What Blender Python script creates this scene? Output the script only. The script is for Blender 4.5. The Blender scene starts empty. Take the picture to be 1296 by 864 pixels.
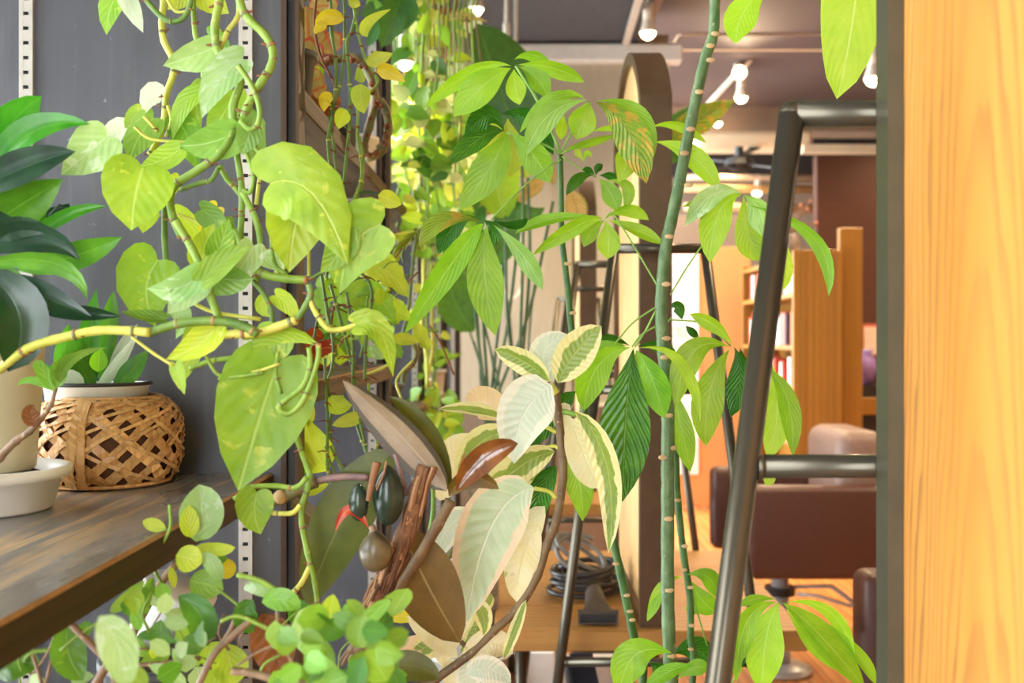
import bpy, math, random
from math import sin, cos, pi, radians, sqrt, hypot
from mathutils import Vector, Matrix, noise as mnoise

random.seed(11)
SC = bpy.context.scene
COL = SC.collection

# ------------------------------------------------------------------ camera
EYE = 1.30            # eye height
FP = 1260.0           # focal length in pixels of the 1296 x 864 frame
VX, VY = 655.0, 429.0  # vanishing point of the depth direction

def P(px, py, d):
    """point at depth d (metres along +Y) that the photograph shows at (px, py)"""
    return Vector(((px - VX) / FP * d, d, EYE - (py - VY) / FP * d))

cam_data = bpy.data.cameras.new('camera')
cam = bpy.data.objects.new('camera', cam_data)
COL.objects.link(cam)
cam.location = (0, 0, EYE)
cam.rotation_euler = (pi / 2, 0, 0)
cam_data.sensor_width = 36.0
cam_data.lens = FP / 1296 * 36.0
cam_data.shift_x = -(VX - 648) / 1296
cam_data.shift_y = (VY - 432) / 1296
cam_data.clip_start = 0.02
cam_data.dof.use_dof = True
cam_data.dof.focus_distance = 1.22
cam_data.dof.aperture_fstop = 5.6
SC.camera = cam

# ------------------------------------------------------------------ world: bright overcast sky
world = bpy.data.worlds.new('overcast_sky')
SC.world = world
world.use_nodes = True
bg = world.node_tree.nodes['Background']
bg.inputs[0].default_value = (0.90, 0.96, 1.0, 1)
bg.inputs[1].default_value = 8.5

def portal(name, loc, rot, sx, sy):
    l = bpy.data.lights.new(name, 'AREA')
    l.shape = 'RECTANGLE'; l.size = sx; l.size_y = sy
    l.cycles.is_portal = True
    o = bpy.data.objects.new(name, l)
    o.location = loc; o.rotation_euler = rot
    COL.objects.link(o)
    return o
# daylight portals, just inside the panes of the window wall, the shop front and the far window
portal('window_portal_left', (-0.97, 2.1, 1.50), (0, -pi / 2, 0), 2.4, 7.2)
portal('window_portal_front', (-0.50, -1.57, 1.45), (pi / 2, 0, 0), 0.90, 2.4)
portal('window_portal_far', (0.26, 5.95, 1.9), (-pi / 2, 0, 0), 1.15, 1.9)

SC.view_settings.view_transform = 'Standard'
SC.view_settings.look = 'None'
SC.view_settings.gamma = 1.0
SC.view_settings.use_curve_mapping = False
SC.view_settings.exposure = 0.45
SC.cycles.max_bounces = 8
SC.cycles.diffuse_bounces = 4
SC.cycles.transparent_max_bounces = 12
SC.cycles.sample_clamp_indirect = 6.0

# ------------------------------------------------------------------ colour and material helpers
def lin(c):
    r = []
    for v in c[:3]:
        v /= 255.0
        r.append(v / 12.92 if v <= 0.04045 else ((v + 0.055) / 1.055) ** 2.4)
    return (r[0], r[1], r[2], 1.0)

class NT:
    def __init__(self, name):
        self.m = bpy.data.materials.new(name)
        self.m.use_nodes = True
        self.t = self.m.node_tree
        self.bsdf = self.t.nodes['Principled BSDF']
        self.out = self.t.nodes['Material Output']
    def n(self, kind, **kw):
        nd = self.t.nodes.new(kind)
        for k, v in kw.items():
            setattr(nd, k, v)
        return nd
    def l(self, a, b):
        self.t.links.new(a, b)
    def math(self, op, a, b=None, c=None, clamp=False):
        nd = self.n('ShaderNodeMath', operation=op, use_clamp=clamp)
        for i, v in enumerate((a, b, c)):
            if v is None: continue
            if isinstance(v, (int, float)): nd.inputs[i].default_value = v
            else: self.l(v, nd.inputs[i])
        return nd.outputs[0]
    def mix(self, fac, a, b, mode='MIX'):
        nd = self.n('ShaderNodeMix', data_type='RGBA', blend_type=mode)
        for i, v in ((0, fac), (6, a), (7, b)):
            if isinstance(v, (int, float)): nd.inputs[i].default_value = v
            elif isinstance(v, tuple): nd.inputs[i].default_value = v
            else: self.l(v, nd.inputs[i])
        return nd.outputs[2]
    def ramp(self, fac, stops, interp='LINEAR'):
        nd = self.n('ShaderNodeValToRGB')
        cr = nd.color_ramp
        cr.interpolation = interp
        while len(cr.elements) < len(stops): cr.elements.new(0.5)
        for e, (p, c) in zip(cr.elements, stops):
            e.position = p
            e.color = c if isinstance(c, tuple) else (c, c, c, 1)
        self.l(fac, nd.inputs[0])
        return nd.outputs[0]
    def noise(self, vec, scale, detail=3.0, rough=0.55, dist=0.0):
        nd = self.n('ShaderNodeTexNoise')
        nd.inputs['Scale'].default_value = scale
        nd.inputs['Detail'].default_value = detail
        nd.inputs['Roughness'].default_value = rough
        nd.inputs['Distortion'].default_value = dist
        if vec is not None: self.l(vec, nd.inputs['Vector'])
        return nd.outputs[0]
    def mapping(self, vec, scale=(1, 1, 1), loc=(0, 0, 0), rot=(0, 0, 0)):
        nd = self.n('ShaderNodeMapping')
        nd.inputs['Scale'].default_value = scale
        nd.inputs['Location'].default_value = loc
        nd.inputs['Rotation'].default_value = rot
        self.l(vec, nd.inputs['Vector'])
        return nd.outputs[0]
    def bump(self, h, strength=0.3, dist=0.01):
        nd = self.n('ShaderNodeBump')
        nd.inputs['Strength'].default_value = strength
        nd.inputs['Distance'].default_value = dist
        self.l(h, nd.inputs['Height'])
        self.l(nd.outputs[0], self.bsdf.inputs['Normal'])
        return nd.outputs[0]

def plain(name, c, rough=0.5, metal=0.0, var=0.10, scale=18, bump=0.0, spec=0.5):
    t = NT(name)
    co = t.n('ShaderNodeTexCoord').outputs['Object']
    f = t.noise(co, scale, 4)
    base = lin(c)
    dark = tuple(v * (1 - var * 2) for v in base[:3]) + (1,)
    lite = tuple(min(1, v * (1 + var)) for v in base[:3]) + (1,)
    t.l(t.ramp(f, [(0.3, dark), (0.7, lite)]), t.bsdf.inputs['Base Color'])
    t.bsdf.inputs['Roughness'].default_value = rough
    t.bsdf.inputs['Metallic'].default_value = metal
    t.bsdf.inputs['Specular IOR Level'].default_value = spec
    if bump: t.bump(f, bump, 0.005)
    return t.m

def emit(name, c, s):
    t = NT(name)
    t.bsdf.inputs['Base Color'].default_value = lin(c)
    t.bsdf.inputs['Emission Color'].default_value = lin(c)
    t.bsdf.inputs['Emission Strength'].default_value = s
    return t.m

def wood(name, c_dark, c_mid, c_light, across='X', along='Z', scale=9.0, dist=5.0, rough=0.45, ringmix=0.75, rnd=0.12, stretch=0.09, spec=0.4):
    """grain runs along one axis; rings wander, fine pores on top"""
    t = NT(name)
    co = t.n('ShaderNodeTexCoord').outputs['Object']
    oi = t.n('ShaderNodeObjectInfo')
    ofs = t.n('ShaderNodeVectorMath', operation='MULTIPLY_ADD')
    cb = t.n('ShaderNodeCombineXYZ')
    for i in range(3): t.l(oi.outputs['Random'], cb.inputs[i])
    t.l(cb.outputs[0], ofs.inputs[0]); ofs.inputs[1].default_value = (3.1, 5.7, 9.3); t.l(co, ofs.inputs[2])
    s = {'X': 1.0, 'Y': 1.0, 'Z': 1.0}
    s[along] = stretch
    v = t.mapping(ofs.outputs[0], (s['X'], s['Y'], s['Z']))
    wv = t.n('ShaderNodeTexWave', wave_type='BANDS', bands_direction=across, wave_profile='SAW')
    wv.inputs['Scale'].default_value = scale
    wv.inputs['Distortion'].default_value = dist
    wv.inputs['Detail'].default_value = 2.5
    wv.inputs['Detail Scale'].default_value = 1.2
    t.l(v, wv.inputs['Vector'])
    s2 = {'X': 160.0, 'Y': 160.0, 'Z': 160.0}; s2[along] = 4.0
    fine = t.noise(t.mapping(co, (s2['X'], s2['Y'], s2['Z'])), 1.0, 2)
    rings = t.ramp(wv.outputs['Fac'], [(0.0, lin(c_light)), (0.62, lin(c_mid)), (0.93, lin(c_dark)), (1.0, lin(c_light))])
    big = t.ramp(t.noise(v, 3.0, 2), [(0.3, lin(c_mid)), (0.7, lin(c_light))])
    c = t.mix(ringmix, big, rings)
    c = t.mix(t.ramp(fine, [(0.45, 0.0), (0.75, 0.28)]), c, lin(c_dark))
    hv = t.n('ShaderNodeHueSaturation')
    t.l(t.math('MULTIPLY_ADD', oi.outputs['Random'], rnd * 2, 1 - rnd), hv.inputs['Value'])
    t.l(c, hv.inputs['Color'])
    t.l(hv.outputs[0], t.bsdf.inputs['Base Color'])
    t.bsdf.inputs['Roughness'].default_value = rough
    t.bsdf.inputs['Specular IOR Level'].default_value = spec
    t.bump(fine, 0.12, 0.002)
    return t.m

# ------------------------------------------------------------------ mesh helpers
class MB:
    """collects quads / boxes / tubes of ONE part in world coordinates"""
    def __init__(self):
        self.v = []; self.f = []; self.uv = []
    def add(self, vs, fs, uvs=None):
        k = len(self.v)
        self.v += [Vector(p) for p in vs]
        self.f += [tuple(i + k for i in f) for f in fs]
        self.uv += uvs if uvs else [(0.5, 0.5)] * len(vs)
        return self
    def box(self, a, b):
        x0, y0, z0 = a; x1, y1, z1 = b
        vs = [(x0, y0, z0), (x1, y0, z0), (x1, y1, z0), (x0, y1, z0), (x0, y0, z1), (x1, y0, z1), (x1, y1, z1), (x0, y1, z1)]
        return self.add(vs, [(0, 3, 2, 1), (4, 5, 6, 7), (0, 1, 5, 4), (1, 2, 6, 5), (2, 3, 7, 6), (3, 0, 4, 7)])
    def bbox(self, a, b, r=0.01):
        """box with all edges chamfered"""
        x0, y0, z0 = a; x1, y1, z1 = b
        vs = []; idx = {}
        for sx in (0, 1):
            for sy in (0, 1):
                for sz in (0, 1):
                    X = (x0, x1)[sx]; Y = (y0, y1)[sy]; Z = (z0, z1)[sz]
                    dx = r * (1 - 2 * sx); dy = r * (1 - 2 * sy); dz = r * (1 - 2 * sz)
                    for ax, p in ((0, (X, Y + dy, Z + dz)), (1, (X + dx, Y, Z + dz)), (2, (X + dx, Y + dy, Z))):
                        idx[(sx, sy, sz, ax)] = len(vs); vs.append(p)
        I = lambda a, b, c, ax: idx[(a, b, c, ax)]
        fs = []
        for k in (0, 1):
            q = [(k, 0, 0), (k, 1, 0), (k, 1, 1), (k, 0, 1)]; f = [I(*c, 0) for c in q]; fs.append(f if k else f[::-1])
            q = [(0, k, 0), (1, k, 0), (1, k, 1), (0, k, 1)]; f = [I(*c, 1) for c in q]; fs.append(f[::-1] if k else f)
            q = [(0, 0, k), (1, 0, k), (1, 1, k), (0, 1, k)]; f = [I(*c, 2) for c in q]; fs.append(f if k else f[::-1])
        for a in (0, 1):
            for b in (0, 1):
                fs.append([I(0, a, b, 1), I(1, a, b, 1), I(1, a, b, 2), I(0, a, b, 2)])
                fs.append([I(a, 0, b, 0), I(a, 1, b, 0), I(a, 1, b, 2), I(a, 0, b, 2)])
                fs.append([I(a, b, 0, 0), I(a, b, 1, 0), I(a, b, 1, 1), I(a, b, 0, 1)])
        for a in (0, 1):
            for b in (0, 1):
                for c in (0, 1):
                    fs.append([I(a, b, c, 0), I(a, b, c, 1), I(a, b, c, 2)])
        return self.add(vs, fs)
    def tube(self, pts, rad, n=8, caps=True, squash=None):
        pts = [Vector(p) for p in pts]
        m = len(pts)
        rad = [rad] * m if isinstance(rad, (int, float)) else list(rad)
        t0 = (pts[1] - pts[0]).normalized()
        up = Vector((0, 0, 1)) if abs(t0.z) < 0.9 else Vector((0, 1, 0))
        s = t0.cross(up).normalized()
        vs = []
        for i, p in enumerate(pts):
            if i == 0: t = pts[1] - p
            elif i == m - 1: t = p - pts[i - 1]
            else: t = (pts[i + 1] - p).normalized() + (p - pts[i - 1]).normalized()
            if t.length < 1e-9: t = t0.copy()
            t.normalize()
            s = s - t * s.dot(t)
            if s.length < 1e-6: s = t.orthogonal()
            s.normalize()
            b = t.cross(s)
            k = 1.0
            if 0 < i < m - 1:
                c = (pts[i + 1] - p).normalized().dot((p - pts[i - 1]).normalized())
                k = min(1.6, 1 / max(0.5, sqrt((1 + c) / 2)))
            for j in range(n):
                a = 2 * pi * j / n
                vs.append(p + (s * cos(a) + b * sin(a)) * rad[i] * k)
        fs = []
        for i in range(m - 1):
            for j in range(n):
                fs.append((i * n + j, i * n + (j + 1) % n, (i + 1) * n + (j + 1) % n, (i + 1) * n + j))
        if caps:
            fs.append(tuple(range(n))[::-1]); fs.append(tuple((m - 1) * n + j for j in range(n)))
        uvs = [((j % n) / n, i / max(1, m - 1)) for i in range(m) for j in range(n)]
        return self.add(vs, fs, uvs)
    def lathe(self, prof, c, n=28, sy=1.0):
        """prof: (radius, z) from bottom to top round the vertical axis through c"""
        vs = []; m = len(prof)
        for r, z in prof:
            for j in range(n):
                a = 2 * pi * j / n
                vs.append((c[0] + r * cos(a), c[1] + r * sin(a) * sy, c[2] + z))
        fs = [(i * n + j, i * n + (j + 1) % n, (i + 1) * n + (j + 1) % n, (i + 1) * n + j) for i in range(m - 1) for j in range(n)]
        fs.append(tuple(range(n))[::-1]); fs.append(tuple((m - 1) * n + j for j in range(n)))
        return self.add(vs, fs)
    def prism(self, poly, ax, a, b):
        """poly in the two other axes (order x,y,z), extruded along ax from a to b"""
        def mk(p, q):
            if ax == 'x': return (q, p[0], p[1])
            if ax == 'y': return (p[0], q, p[1])
            return (p[0], p[1], q)
        n = len(poly)
        vs = [mk(p, a) for p in poly] + [mk(p, b) for p in poly]
        fs = [tuple(range(n)), tuple(range(n, 2 * n))[::-1]] + [(i, i + n, (i + 1) % n + n, (i + 1) % n) for i in range(n)]
        return self.add(vs, fs)
    def ball(self, c, r, n=10, m=6, sc=(1, 1, 1)):
        vs = []; fs = []
        for i in range(m + 1):
            th = pi * i / m
            for j in range(n):
                a = 2 * pi * j / n
                vs.append((c[0] + r * sc[0] * sin(th) * cos(a), c[1] + r * sc[1] * sin(th) * sin(a), c[2] - r * sc[2] * cos(th)))
        for i in range(m):
            for j in range(n):
                fs.append((i * n + j, i * n + (j + 1) % n, (i + 1) * n + (j + 1) % n, (i + 1) * n + j))
        return self.add(vs, fs)

def wloc(o):
    w = Vector((0, 0, 0))
    while o is not None:
        w = w + o.location; o = o.parent
    return w

def obj(name, mb, mat, parent=None, smooth=False, at=None):
    me = bpy.data.meshes.new(name)
    org = Vector(at) if at is not None else (wloc(parent) if parent else Vector((0, 0, 0)))
    me.from_pydata([tuple(p - org) for p in mb.v], [], mb.f)
    uv = me.uv_layers.new(name='UVMap')
    lp = [0] * len(me.loops); me.loops.foreach_get('vertex_index', lp)
    flat = []
    for i in lp: flat += mb.uv[i]
    uv.data.foreach_set('uv', flat)
    if smooth: me.polygons.foreach_set('use_smooth', [True] * len(me.polygons))
    me.materials.append(mat)
    me.update()
    o = bpy.data.objects.new(name, me)
    COL.objects.link(o)
    if parent is not None:
        o.parent = parent
        o.location = org - wloc(parent)
    else:
        o.location = org
    return o

def soft(o, ang=35):
    me = o.data
    me.polygons.foreach_set('use_smooth', [True] * len(me.polygons))
    try: me.set_sharp_from_angle(angle=radians(ang))
    except Exception: pass
    return o

def thing(name, label, cat, loc=(0, 0, 0), group=None):
    o = bpy.data.objects.new(name, None)
    o.empty_display_size = 0.02
    COL.objects.link(o)
    o.location = loc
    return tag(o, label, cat, group)

def tag(o, label, cat, group=None):
    o['label'] = label; o['category'] = cat
    if group: o['group'] = group
    return o

def struct(o):
    o['kind'] = 'structure'; return o

def copy_tree(o, shift=None, label=None, parent=None):
    c = o.copy(); COL.objects.link(c)
    c.parent = parent
    if shift is not None: c.location = o.location + Vector(shift)
    if label: c['label'] = label
    for ch in o.children: copy_tree(ch, parent=c)
    return c

def smooth_path(pts, k=5):
    """Catmull-Rom through the points"""
    pts = [Vector(p) for p in pts]
    if len(pts) < 3: return pts
    ext = [pts[0] * 2 - pts[1]] + pts + [pts[-1] * 2 - pts[-2]]
    out = []
    for i in range(1, len(ext) - 2):
        p0, p1, p2, p3 = ext[i - 1:i + 3]
        for j in range(k):
            t = j / k
            out.append(0.5 * ((2 * p1) + (p2 - p0) * t + (2 * p0 - 5 * p1 + 4 * p2 - p3) * t * t + (3 * p1 - p0 - 3 * p2 + p3) * t ** 3))
    out.append(pts[-1])
    return out

# ================================================================== materials of the setting
M = {}
M['floor'] = wood('oak_floor', (150, 84, 34), (196, 122, 56), (222, 152, 84), 'X', 'Y', 6, 4, 0.35)
M['floor_base'] = plain('floor_gap', (92, 52, 24), 0.6)
M['soffit'] = plain('charcoal_paint', (84, 84, 86), 0.7, var=0.06)
M['ceil'] = plain('plum_ceiling', (88, 70, 64), 0.8, var=0.05, scale=3)
M['beam'] = plain('cream_beam', (232, 206, 168), 0.7, var=0.06, scale=4)
M['taupe'] = plain('taupe_wall', (140, 118, 98), 0.8, var=0.06, scale=3)
M['cream_wall'] = plain('cream_plaster', (236, 206, 168), 0.8, var=0.05, scale=3)
M['white'] = plain('white_paint', (240, 238, 230), 0.5, var=0.03)
M['offwhite'] = plain('offwhite_paint', (226, 220, 204), 0.6, var=0.04)
M['brown_wood'] = wood('dark_walnut', (40, 20, 12), (70, 36, 20), (92, 50, 28), 'Z', 'X', 14, 3, 0.5)
M['black'] = plain('black_plastic', (28, 27, 27), 0.45, var=0.1)
M['rail'] = plain('track_white', (226, 214, 196), 0.4, var=0.03)
M['alu'] = plain('window_alu', (120, 122, 124), 0.4, metal=0.6)

def glass_mat():
    t = NT('window_glass')
    tr = t.n('ShaderNodeBsdfTransparent'); gl = t.n('ShaderNodeBsdfGlossy')
    gl.inputs['Roughness'].default_value = 0.02
    fr = t.n('ShaderNodeFresnel'); fr.inputs[0].default_value = 1.45
    mx = t.n('ShaderNodeMixShader')
    t.l(fr.outputs[0], mx.inputs[0]); t.l(tr.outputs[0], mx.inputs[1]); t.l(gl.outputs[0], mx.inputs[2])
    t.l(mx.outputs[0], t.out.inputs[0])
    return t.m
M['glass'] = glass_mat()

def steel_mat():
    t = NT('dark_steel')
    co = t.n('ShaderNodeTexCoord').outputs['Object']
    f = t.noise(co, 5, 2)
    t.l(t.ramp(f, [(0.3, lin((86, 80, 66))), (0.7, lin((94, 88, 74)))]), t.bsdf.inputs['Base Color'])
    t.bsdf.inputs['Metallic'].default_value = 0.65
    t.bsdf.inputs['Roughness'].default_value = 0.28
    return t.m
M['steel'] = steel_mat()
M['bronze'] = plain('bronze_brown_steel', (98, 76, 54), 0.36, metal=0.4, var=0.08, scale=30)

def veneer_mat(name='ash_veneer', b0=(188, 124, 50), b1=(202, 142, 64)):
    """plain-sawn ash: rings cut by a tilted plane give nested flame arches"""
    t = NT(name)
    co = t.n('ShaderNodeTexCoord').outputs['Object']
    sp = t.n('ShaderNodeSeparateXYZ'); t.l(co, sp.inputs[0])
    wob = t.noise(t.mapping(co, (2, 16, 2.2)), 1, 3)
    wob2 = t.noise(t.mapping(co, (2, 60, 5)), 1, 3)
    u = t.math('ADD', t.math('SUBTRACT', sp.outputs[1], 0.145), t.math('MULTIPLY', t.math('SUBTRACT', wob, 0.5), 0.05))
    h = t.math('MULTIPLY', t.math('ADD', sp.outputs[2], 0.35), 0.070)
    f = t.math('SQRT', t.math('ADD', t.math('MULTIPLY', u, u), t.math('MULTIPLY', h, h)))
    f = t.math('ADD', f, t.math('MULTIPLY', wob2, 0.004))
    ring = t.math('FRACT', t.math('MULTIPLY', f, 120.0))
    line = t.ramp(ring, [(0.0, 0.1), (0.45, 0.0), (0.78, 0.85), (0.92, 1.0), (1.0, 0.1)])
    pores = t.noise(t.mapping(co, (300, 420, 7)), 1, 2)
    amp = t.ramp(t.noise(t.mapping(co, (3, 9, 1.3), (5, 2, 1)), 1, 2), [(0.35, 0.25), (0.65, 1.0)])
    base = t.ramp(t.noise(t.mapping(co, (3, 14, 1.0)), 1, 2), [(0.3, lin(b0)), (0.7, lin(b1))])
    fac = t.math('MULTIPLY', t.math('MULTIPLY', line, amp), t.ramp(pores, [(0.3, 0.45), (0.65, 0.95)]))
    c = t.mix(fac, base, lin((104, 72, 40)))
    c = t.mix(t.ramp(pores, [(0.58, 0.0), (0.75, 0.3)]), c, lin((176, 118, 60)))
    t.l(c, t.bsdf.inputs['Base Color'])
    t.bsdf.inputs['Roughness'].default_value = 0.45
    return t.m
M['veneer'] = veneer_mat()
M['veneer_lit'] = veneer_mat('ash_veneer_lit', (226, 180, 118), (234, 192, 134))  # same ash; stronger light on the farther stations put into its colour
M['bench'] = wood('bench_wood', (146, 96, 42), (186, 134, 68), (200, 150, 84), 'Y', 'X', 12, 5, 0.4, 0.6, 0.05)
M['case_wood'] = wood('bookcase_wood', (112, 72, 22), (148, 102, 34), (162, 114, 42), 'X', 'Z', 9, 4, 0.5, 0.25, 0.12, stretch=.03)
M['leather'] = plain('brown_leather', (92, 58, 48), 0.40, var=0.06, scale=60, bump=0.15)
M['leather2'] = plain('taupe_leather', (150, 122, 110), 0.4, var=0.05, scale=60, bump=0.15)
M['chrome'] = plain('satin_chrome', (206, 204, 200), 0.30, metal=0.35, var=0.02)

# ================================================================== room shell
# floor base and planks running away from the viewer where the floor shows
floor = struct(obj('floor', MB().box((-1.05, -1.6, -0.06), (5.2, 11.2, -0.004)), M['floor_base']))
pw, plen = 0.13, 1.25
k = 0
for i in range(int((3.6 - 0.0) / pw)):
    x0 = 0.0 + i * pw
    for j in range(6):
        y0 = 2.1 + j * plen + (i * 0.47 % 1.0) * plen - 0.4
        pl = obj('plank', MB().bbox((x0 + 0.001, y0 + 0.001, -0.006), (x0 + pw - 0.001, y0 + plen - 0.001, 0.0), 0.0015), M['floor'], floor, at=(x0, y0, 0))
struct(obj('floor_near_side', MB().box((-1.0, -1.55, -0.004), (5.15, 1.68, -0.0005)), M['floor']))

# ceilings: a low charcoal soffit over the plants, a higher taupe ceiling over the salon
ZS = EYE + (VY - 55) / FP * 5.8
soffit = struct(obj('ceiling', MB().box((-1.05, -1.6, ZS), (0.70, 6.0, ZS + 0.1)), M['soffit']))
fascia = struct(obj('trim_1', MB().box((0.70, -1.6, ZS), (0.74, 6.0, 3.3)), M['taupe']))
struct(obj('ceiling_high', MB().box((0.74, -1.6, 3.26), (5.2, 11.2, 3.36)), M['ceil']))

# outer walls out of frame (they close the room)
struct(obj('wall_right', MB().box((5.1, -1.6, -0.05), (5.2, 11.2, 3.36)), M['cream_wall']))
struct(obj('wall_back', MB().box((-1.05, 11.1, -0.05), (5.2, 11.2, 3.36)), M['taupe']))

# window wall on the left: sill wall, header, mullions, panes
wl = struct(obj('wall_left', MB().box((-1.08, -1.6, -0.05), (-1.0, 6.1, 0.28)).box((-1.08, -1.6, 2.72), (-1.0, 6.1, 3.36)), M['soffit']))
for i in range(6):
    ya = -1.55 + i * 1.27
    wn = struct(obj('window_%d' % (i + 1), MB().box((-1.07, ya, 0.28), (-1.01, ya + 0.05, 2.72)).box((-1.07, ya + 1.22, 0.28), (-1.01, ya + 1.27, 2.72))
                    .box((-1.07, ya + 0.05, 0.28), (-1.01, ya + 1.22, 0.33)).box((-1.07, ya + 0.05, 2.67), (-1.01, ya + 1.22, 2.72)), M['alu']))
    obj('pane', MB().box((-1.043, ya + 0.05, 0.33), (-1.037, ya + 1.22, 2.67)), M['glass'], wn)
# unseen shop front behind the camera, its glazing narrowed to shape the daylight
wf = struct(obj('wall_front', MB().box((-1.08, -1.68, -0.05), (5.2, -1.6, 0.2)).box((-1.08, -1.68, 2.7), (5.2, -1.6, 3.36)).box((-0.02, -1.68, 0.2), (5.2, -1.6, 2.7)), M['cream_wall']))
xa = -0.98
wn = struct(obj('window_7', MB().box((xa, -1.67, 0.2), (xa + 0.05, -1.61, 2.7)).box((xa + 0.91, -1.67, 0.2), (xa + 0.96, -1.61, 2.7))
                .box((xa + 0.05, -1.67, 0.2), (xa + 0.91, -1.61, 0.25)).box((xa + 0.05, -1.67, 2.65), (xa + 0.91, -1.61, 2.7)), M['alu']))
obj('pane', MB().box((xa + 0.05, -1.643, 0.25), (xa + 0.91, -1.637, 2.65)), M['glass'], wn)

# far window with a lowered cream roller blind (the cream field behind the plants)
DW = 5.8
zb = P(0, 512, DW).z
xl, xr = P(574, 0, DW).x, P(862, 0, DW).x
xw = P(848, 0, 5.9).x
fw = struct(obj('wall_far', MB().box((-1.05, 5.96, -0.05), (xl + 0.03, 6.06, ZS + 0.1)).box((xw - 0.08, 5.96, -0.05), (xw, 6.06, ZS + 0.1))
                .box((xl + 0.03, 5.96, -0.05), (xw - 0.08, 6.06, zb)).box((xl + 0.03, 5.96, ZS - 0.07), (xw - 0.08, 6.06, ZS + 0.1)), M['taupe']))
wfar = struct(obj('window_11', MB().box((xl + 0.03, 5.98, zb), (xl + 0.07, 6.04, ZS - 0.07)).box((xw - 0.12, 5.98, zb), (xw - 0.08, 6.04, ZS - 0.07))
                  .box((xl + 0.07, 5.98, zb), (xw - 0.12, 6.04, zb + 0.04)).box((xl + 0.07, 5.98, ZS - 0.11), (xw - 0.12, 6.04, ZS - 0.07)), M['offwhite']))
obj('pane', MB().box((xl + 0.07, 6.005, zb + 0.04), (xw - 0.12, 6.011, ZS - 0.11)), M['glass'], wfar)
def blind_mat():
    t = NT('blind_fabric')
    co = t.n('ShaderNodeTexCoord').outputs['Object']
    f = t.noise(t.mapping(co, (60, 60, 6)), 1, 2)
    c = t.ramp(f, [(0.3, lin((190, 180, 156))), (0.7, lin((200, 190, 166)))])
    t.l(c, t.bsdf.inputs['Base Color']); t.bsdf.inputs['Roughness'].default_value = 0.9
    tl = t.n('ShaderNodeBsdfTranslucent'); t.l(c, tl.inputs[0])
    mx = t.n('ShaderNodeMixShader'); mx.inputs[0].default_value = 0.10
    t.l(t.bsdf.outputs[0], mx.inputs[1]); t.l(tl.outputs[0], mx.inputs[2]); t.l(mx.outputs[0], t.out.inputs[0])
    return t.m
bl = thing('roller_blind', 'long cream roller blind lowered over the far window behind the plants', 'blind', (0.3, DW, 2.8))
obj('fabric', MB().box((xl, DW, zb), (xw - 0.02, DW + 0.003, ZS - 0.09)), blind_mat(), bl)
obj('head_box', MB().bbox((xl, DW - 0.06, P(0, 81, DW).z), (xr, DW + 0.05, P(0, 58, DW).z), 0.012), M['white'], bl)
obj('bottom_bar', MB().bbox((xl, DW - 0.012, zb - 0.012), (xw - 0.02, DW + 0.015, zb + 0.012), 0.004), M['offwhite'], bl)
cordm = plain('cord_white', (238, 230, 210), 0.6)
DC = 4.6
DL = 5.70
lx = P(640, 0, DC).x
for px, o in ((641, 0), (653, 0.012)):
    c = P(px, 0, DC).x
    cd = MB().tube([(c, DC + o, ZS - 0.005), (c, DC + o, P(0, 250, DC).z)], 0.009, 8)
    if o == 0:
        c0 = thing('pull_cord', 'pair of thin cream pull cords hanging from the dark soffit', 'cord', (c, DC, ZS))
    obj('cord', cd, cordm, c0)
    if o == 0: obj('connector', MB().tube([P(641, 30, DC), P(641, 44, DC)], 0.016, 8), cordm, c0)
lp = [P(663, 80, DL), P(663, 200, DL), P(662, 330, DL), P(661, 360, DL), P(655, 375, DL), P(646, 376, DL), P(638, 370, DL), P(634, 352, DL), P(634, 200, DL), P(634, 80, DL)]
tag(obj('cord_loop', MB().tube(smooth_path(lp), 0.0100, 8), cordm), 'looped white cord hanging from the blind head behind the money tree leaves', 'cord')

# ------------------------------------------------------------------ salon background on the right
# cream beam across the ceiling
b0 = P(858, 35, 6.4)
struct(obj('trim_2', MB().bbox((b0.x, 6.4, b0.z), (5.1, 6.75, 3.27), 0.02), M['beam']))
# plum lowered ceiling field, then the taupe beam
b1 = P(868, 113, 8.4); b2 = P(868, 166, 8.4)
struct(obj('trim_3', MB().box((0.9, 8.4, b2.z), (5.1, 8.7, b1.z)), M['taupe']))
# cream duct / canopy below the beam with a dark bracket
c1 = P(880, 168, 8.0)
canopy = thing('ceiling_duct', 'long pale ceiling duct hanging under the far taupe beam', 'duct', (2.2, 8.0, c1.z))
obj('casing', MB().bbox((P(880, 0, 8.0).x, 7.9, P(0, 188, 8.0).z), (P(1025, 0, 8).x, 8.25, c1.z - 0.005), 0.03), M['beam'], canopy)
obj('edge_strip', MB().box((P(1015, 0, 7.9).x, 7.85, P(0, 194, 7.9).z), (P(1300, 0, 7.9).x, 7.95, P(0, 184, 7.9).z)), M['beam'], canopy)
fan = thing('ceiling_fan', 'black ceiling fan seen edge on below the pale duct', 'fan', P(935, 200, 7.7))
fm = MB().tube([P(935, 186, 7.7), P(936, 206, 7.7)], 0.035, 10)
obj('hub', MB().lathe([(0.02, 0.06), (0.1, 0.03), (0.12, -0.02), (0.06, -0.06), (0.01, -0.07)][::-1], P(936, 206, 7.7), 14), M['black'], fan)
obj('down_rod', fm, M['black'], fan)
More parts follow.
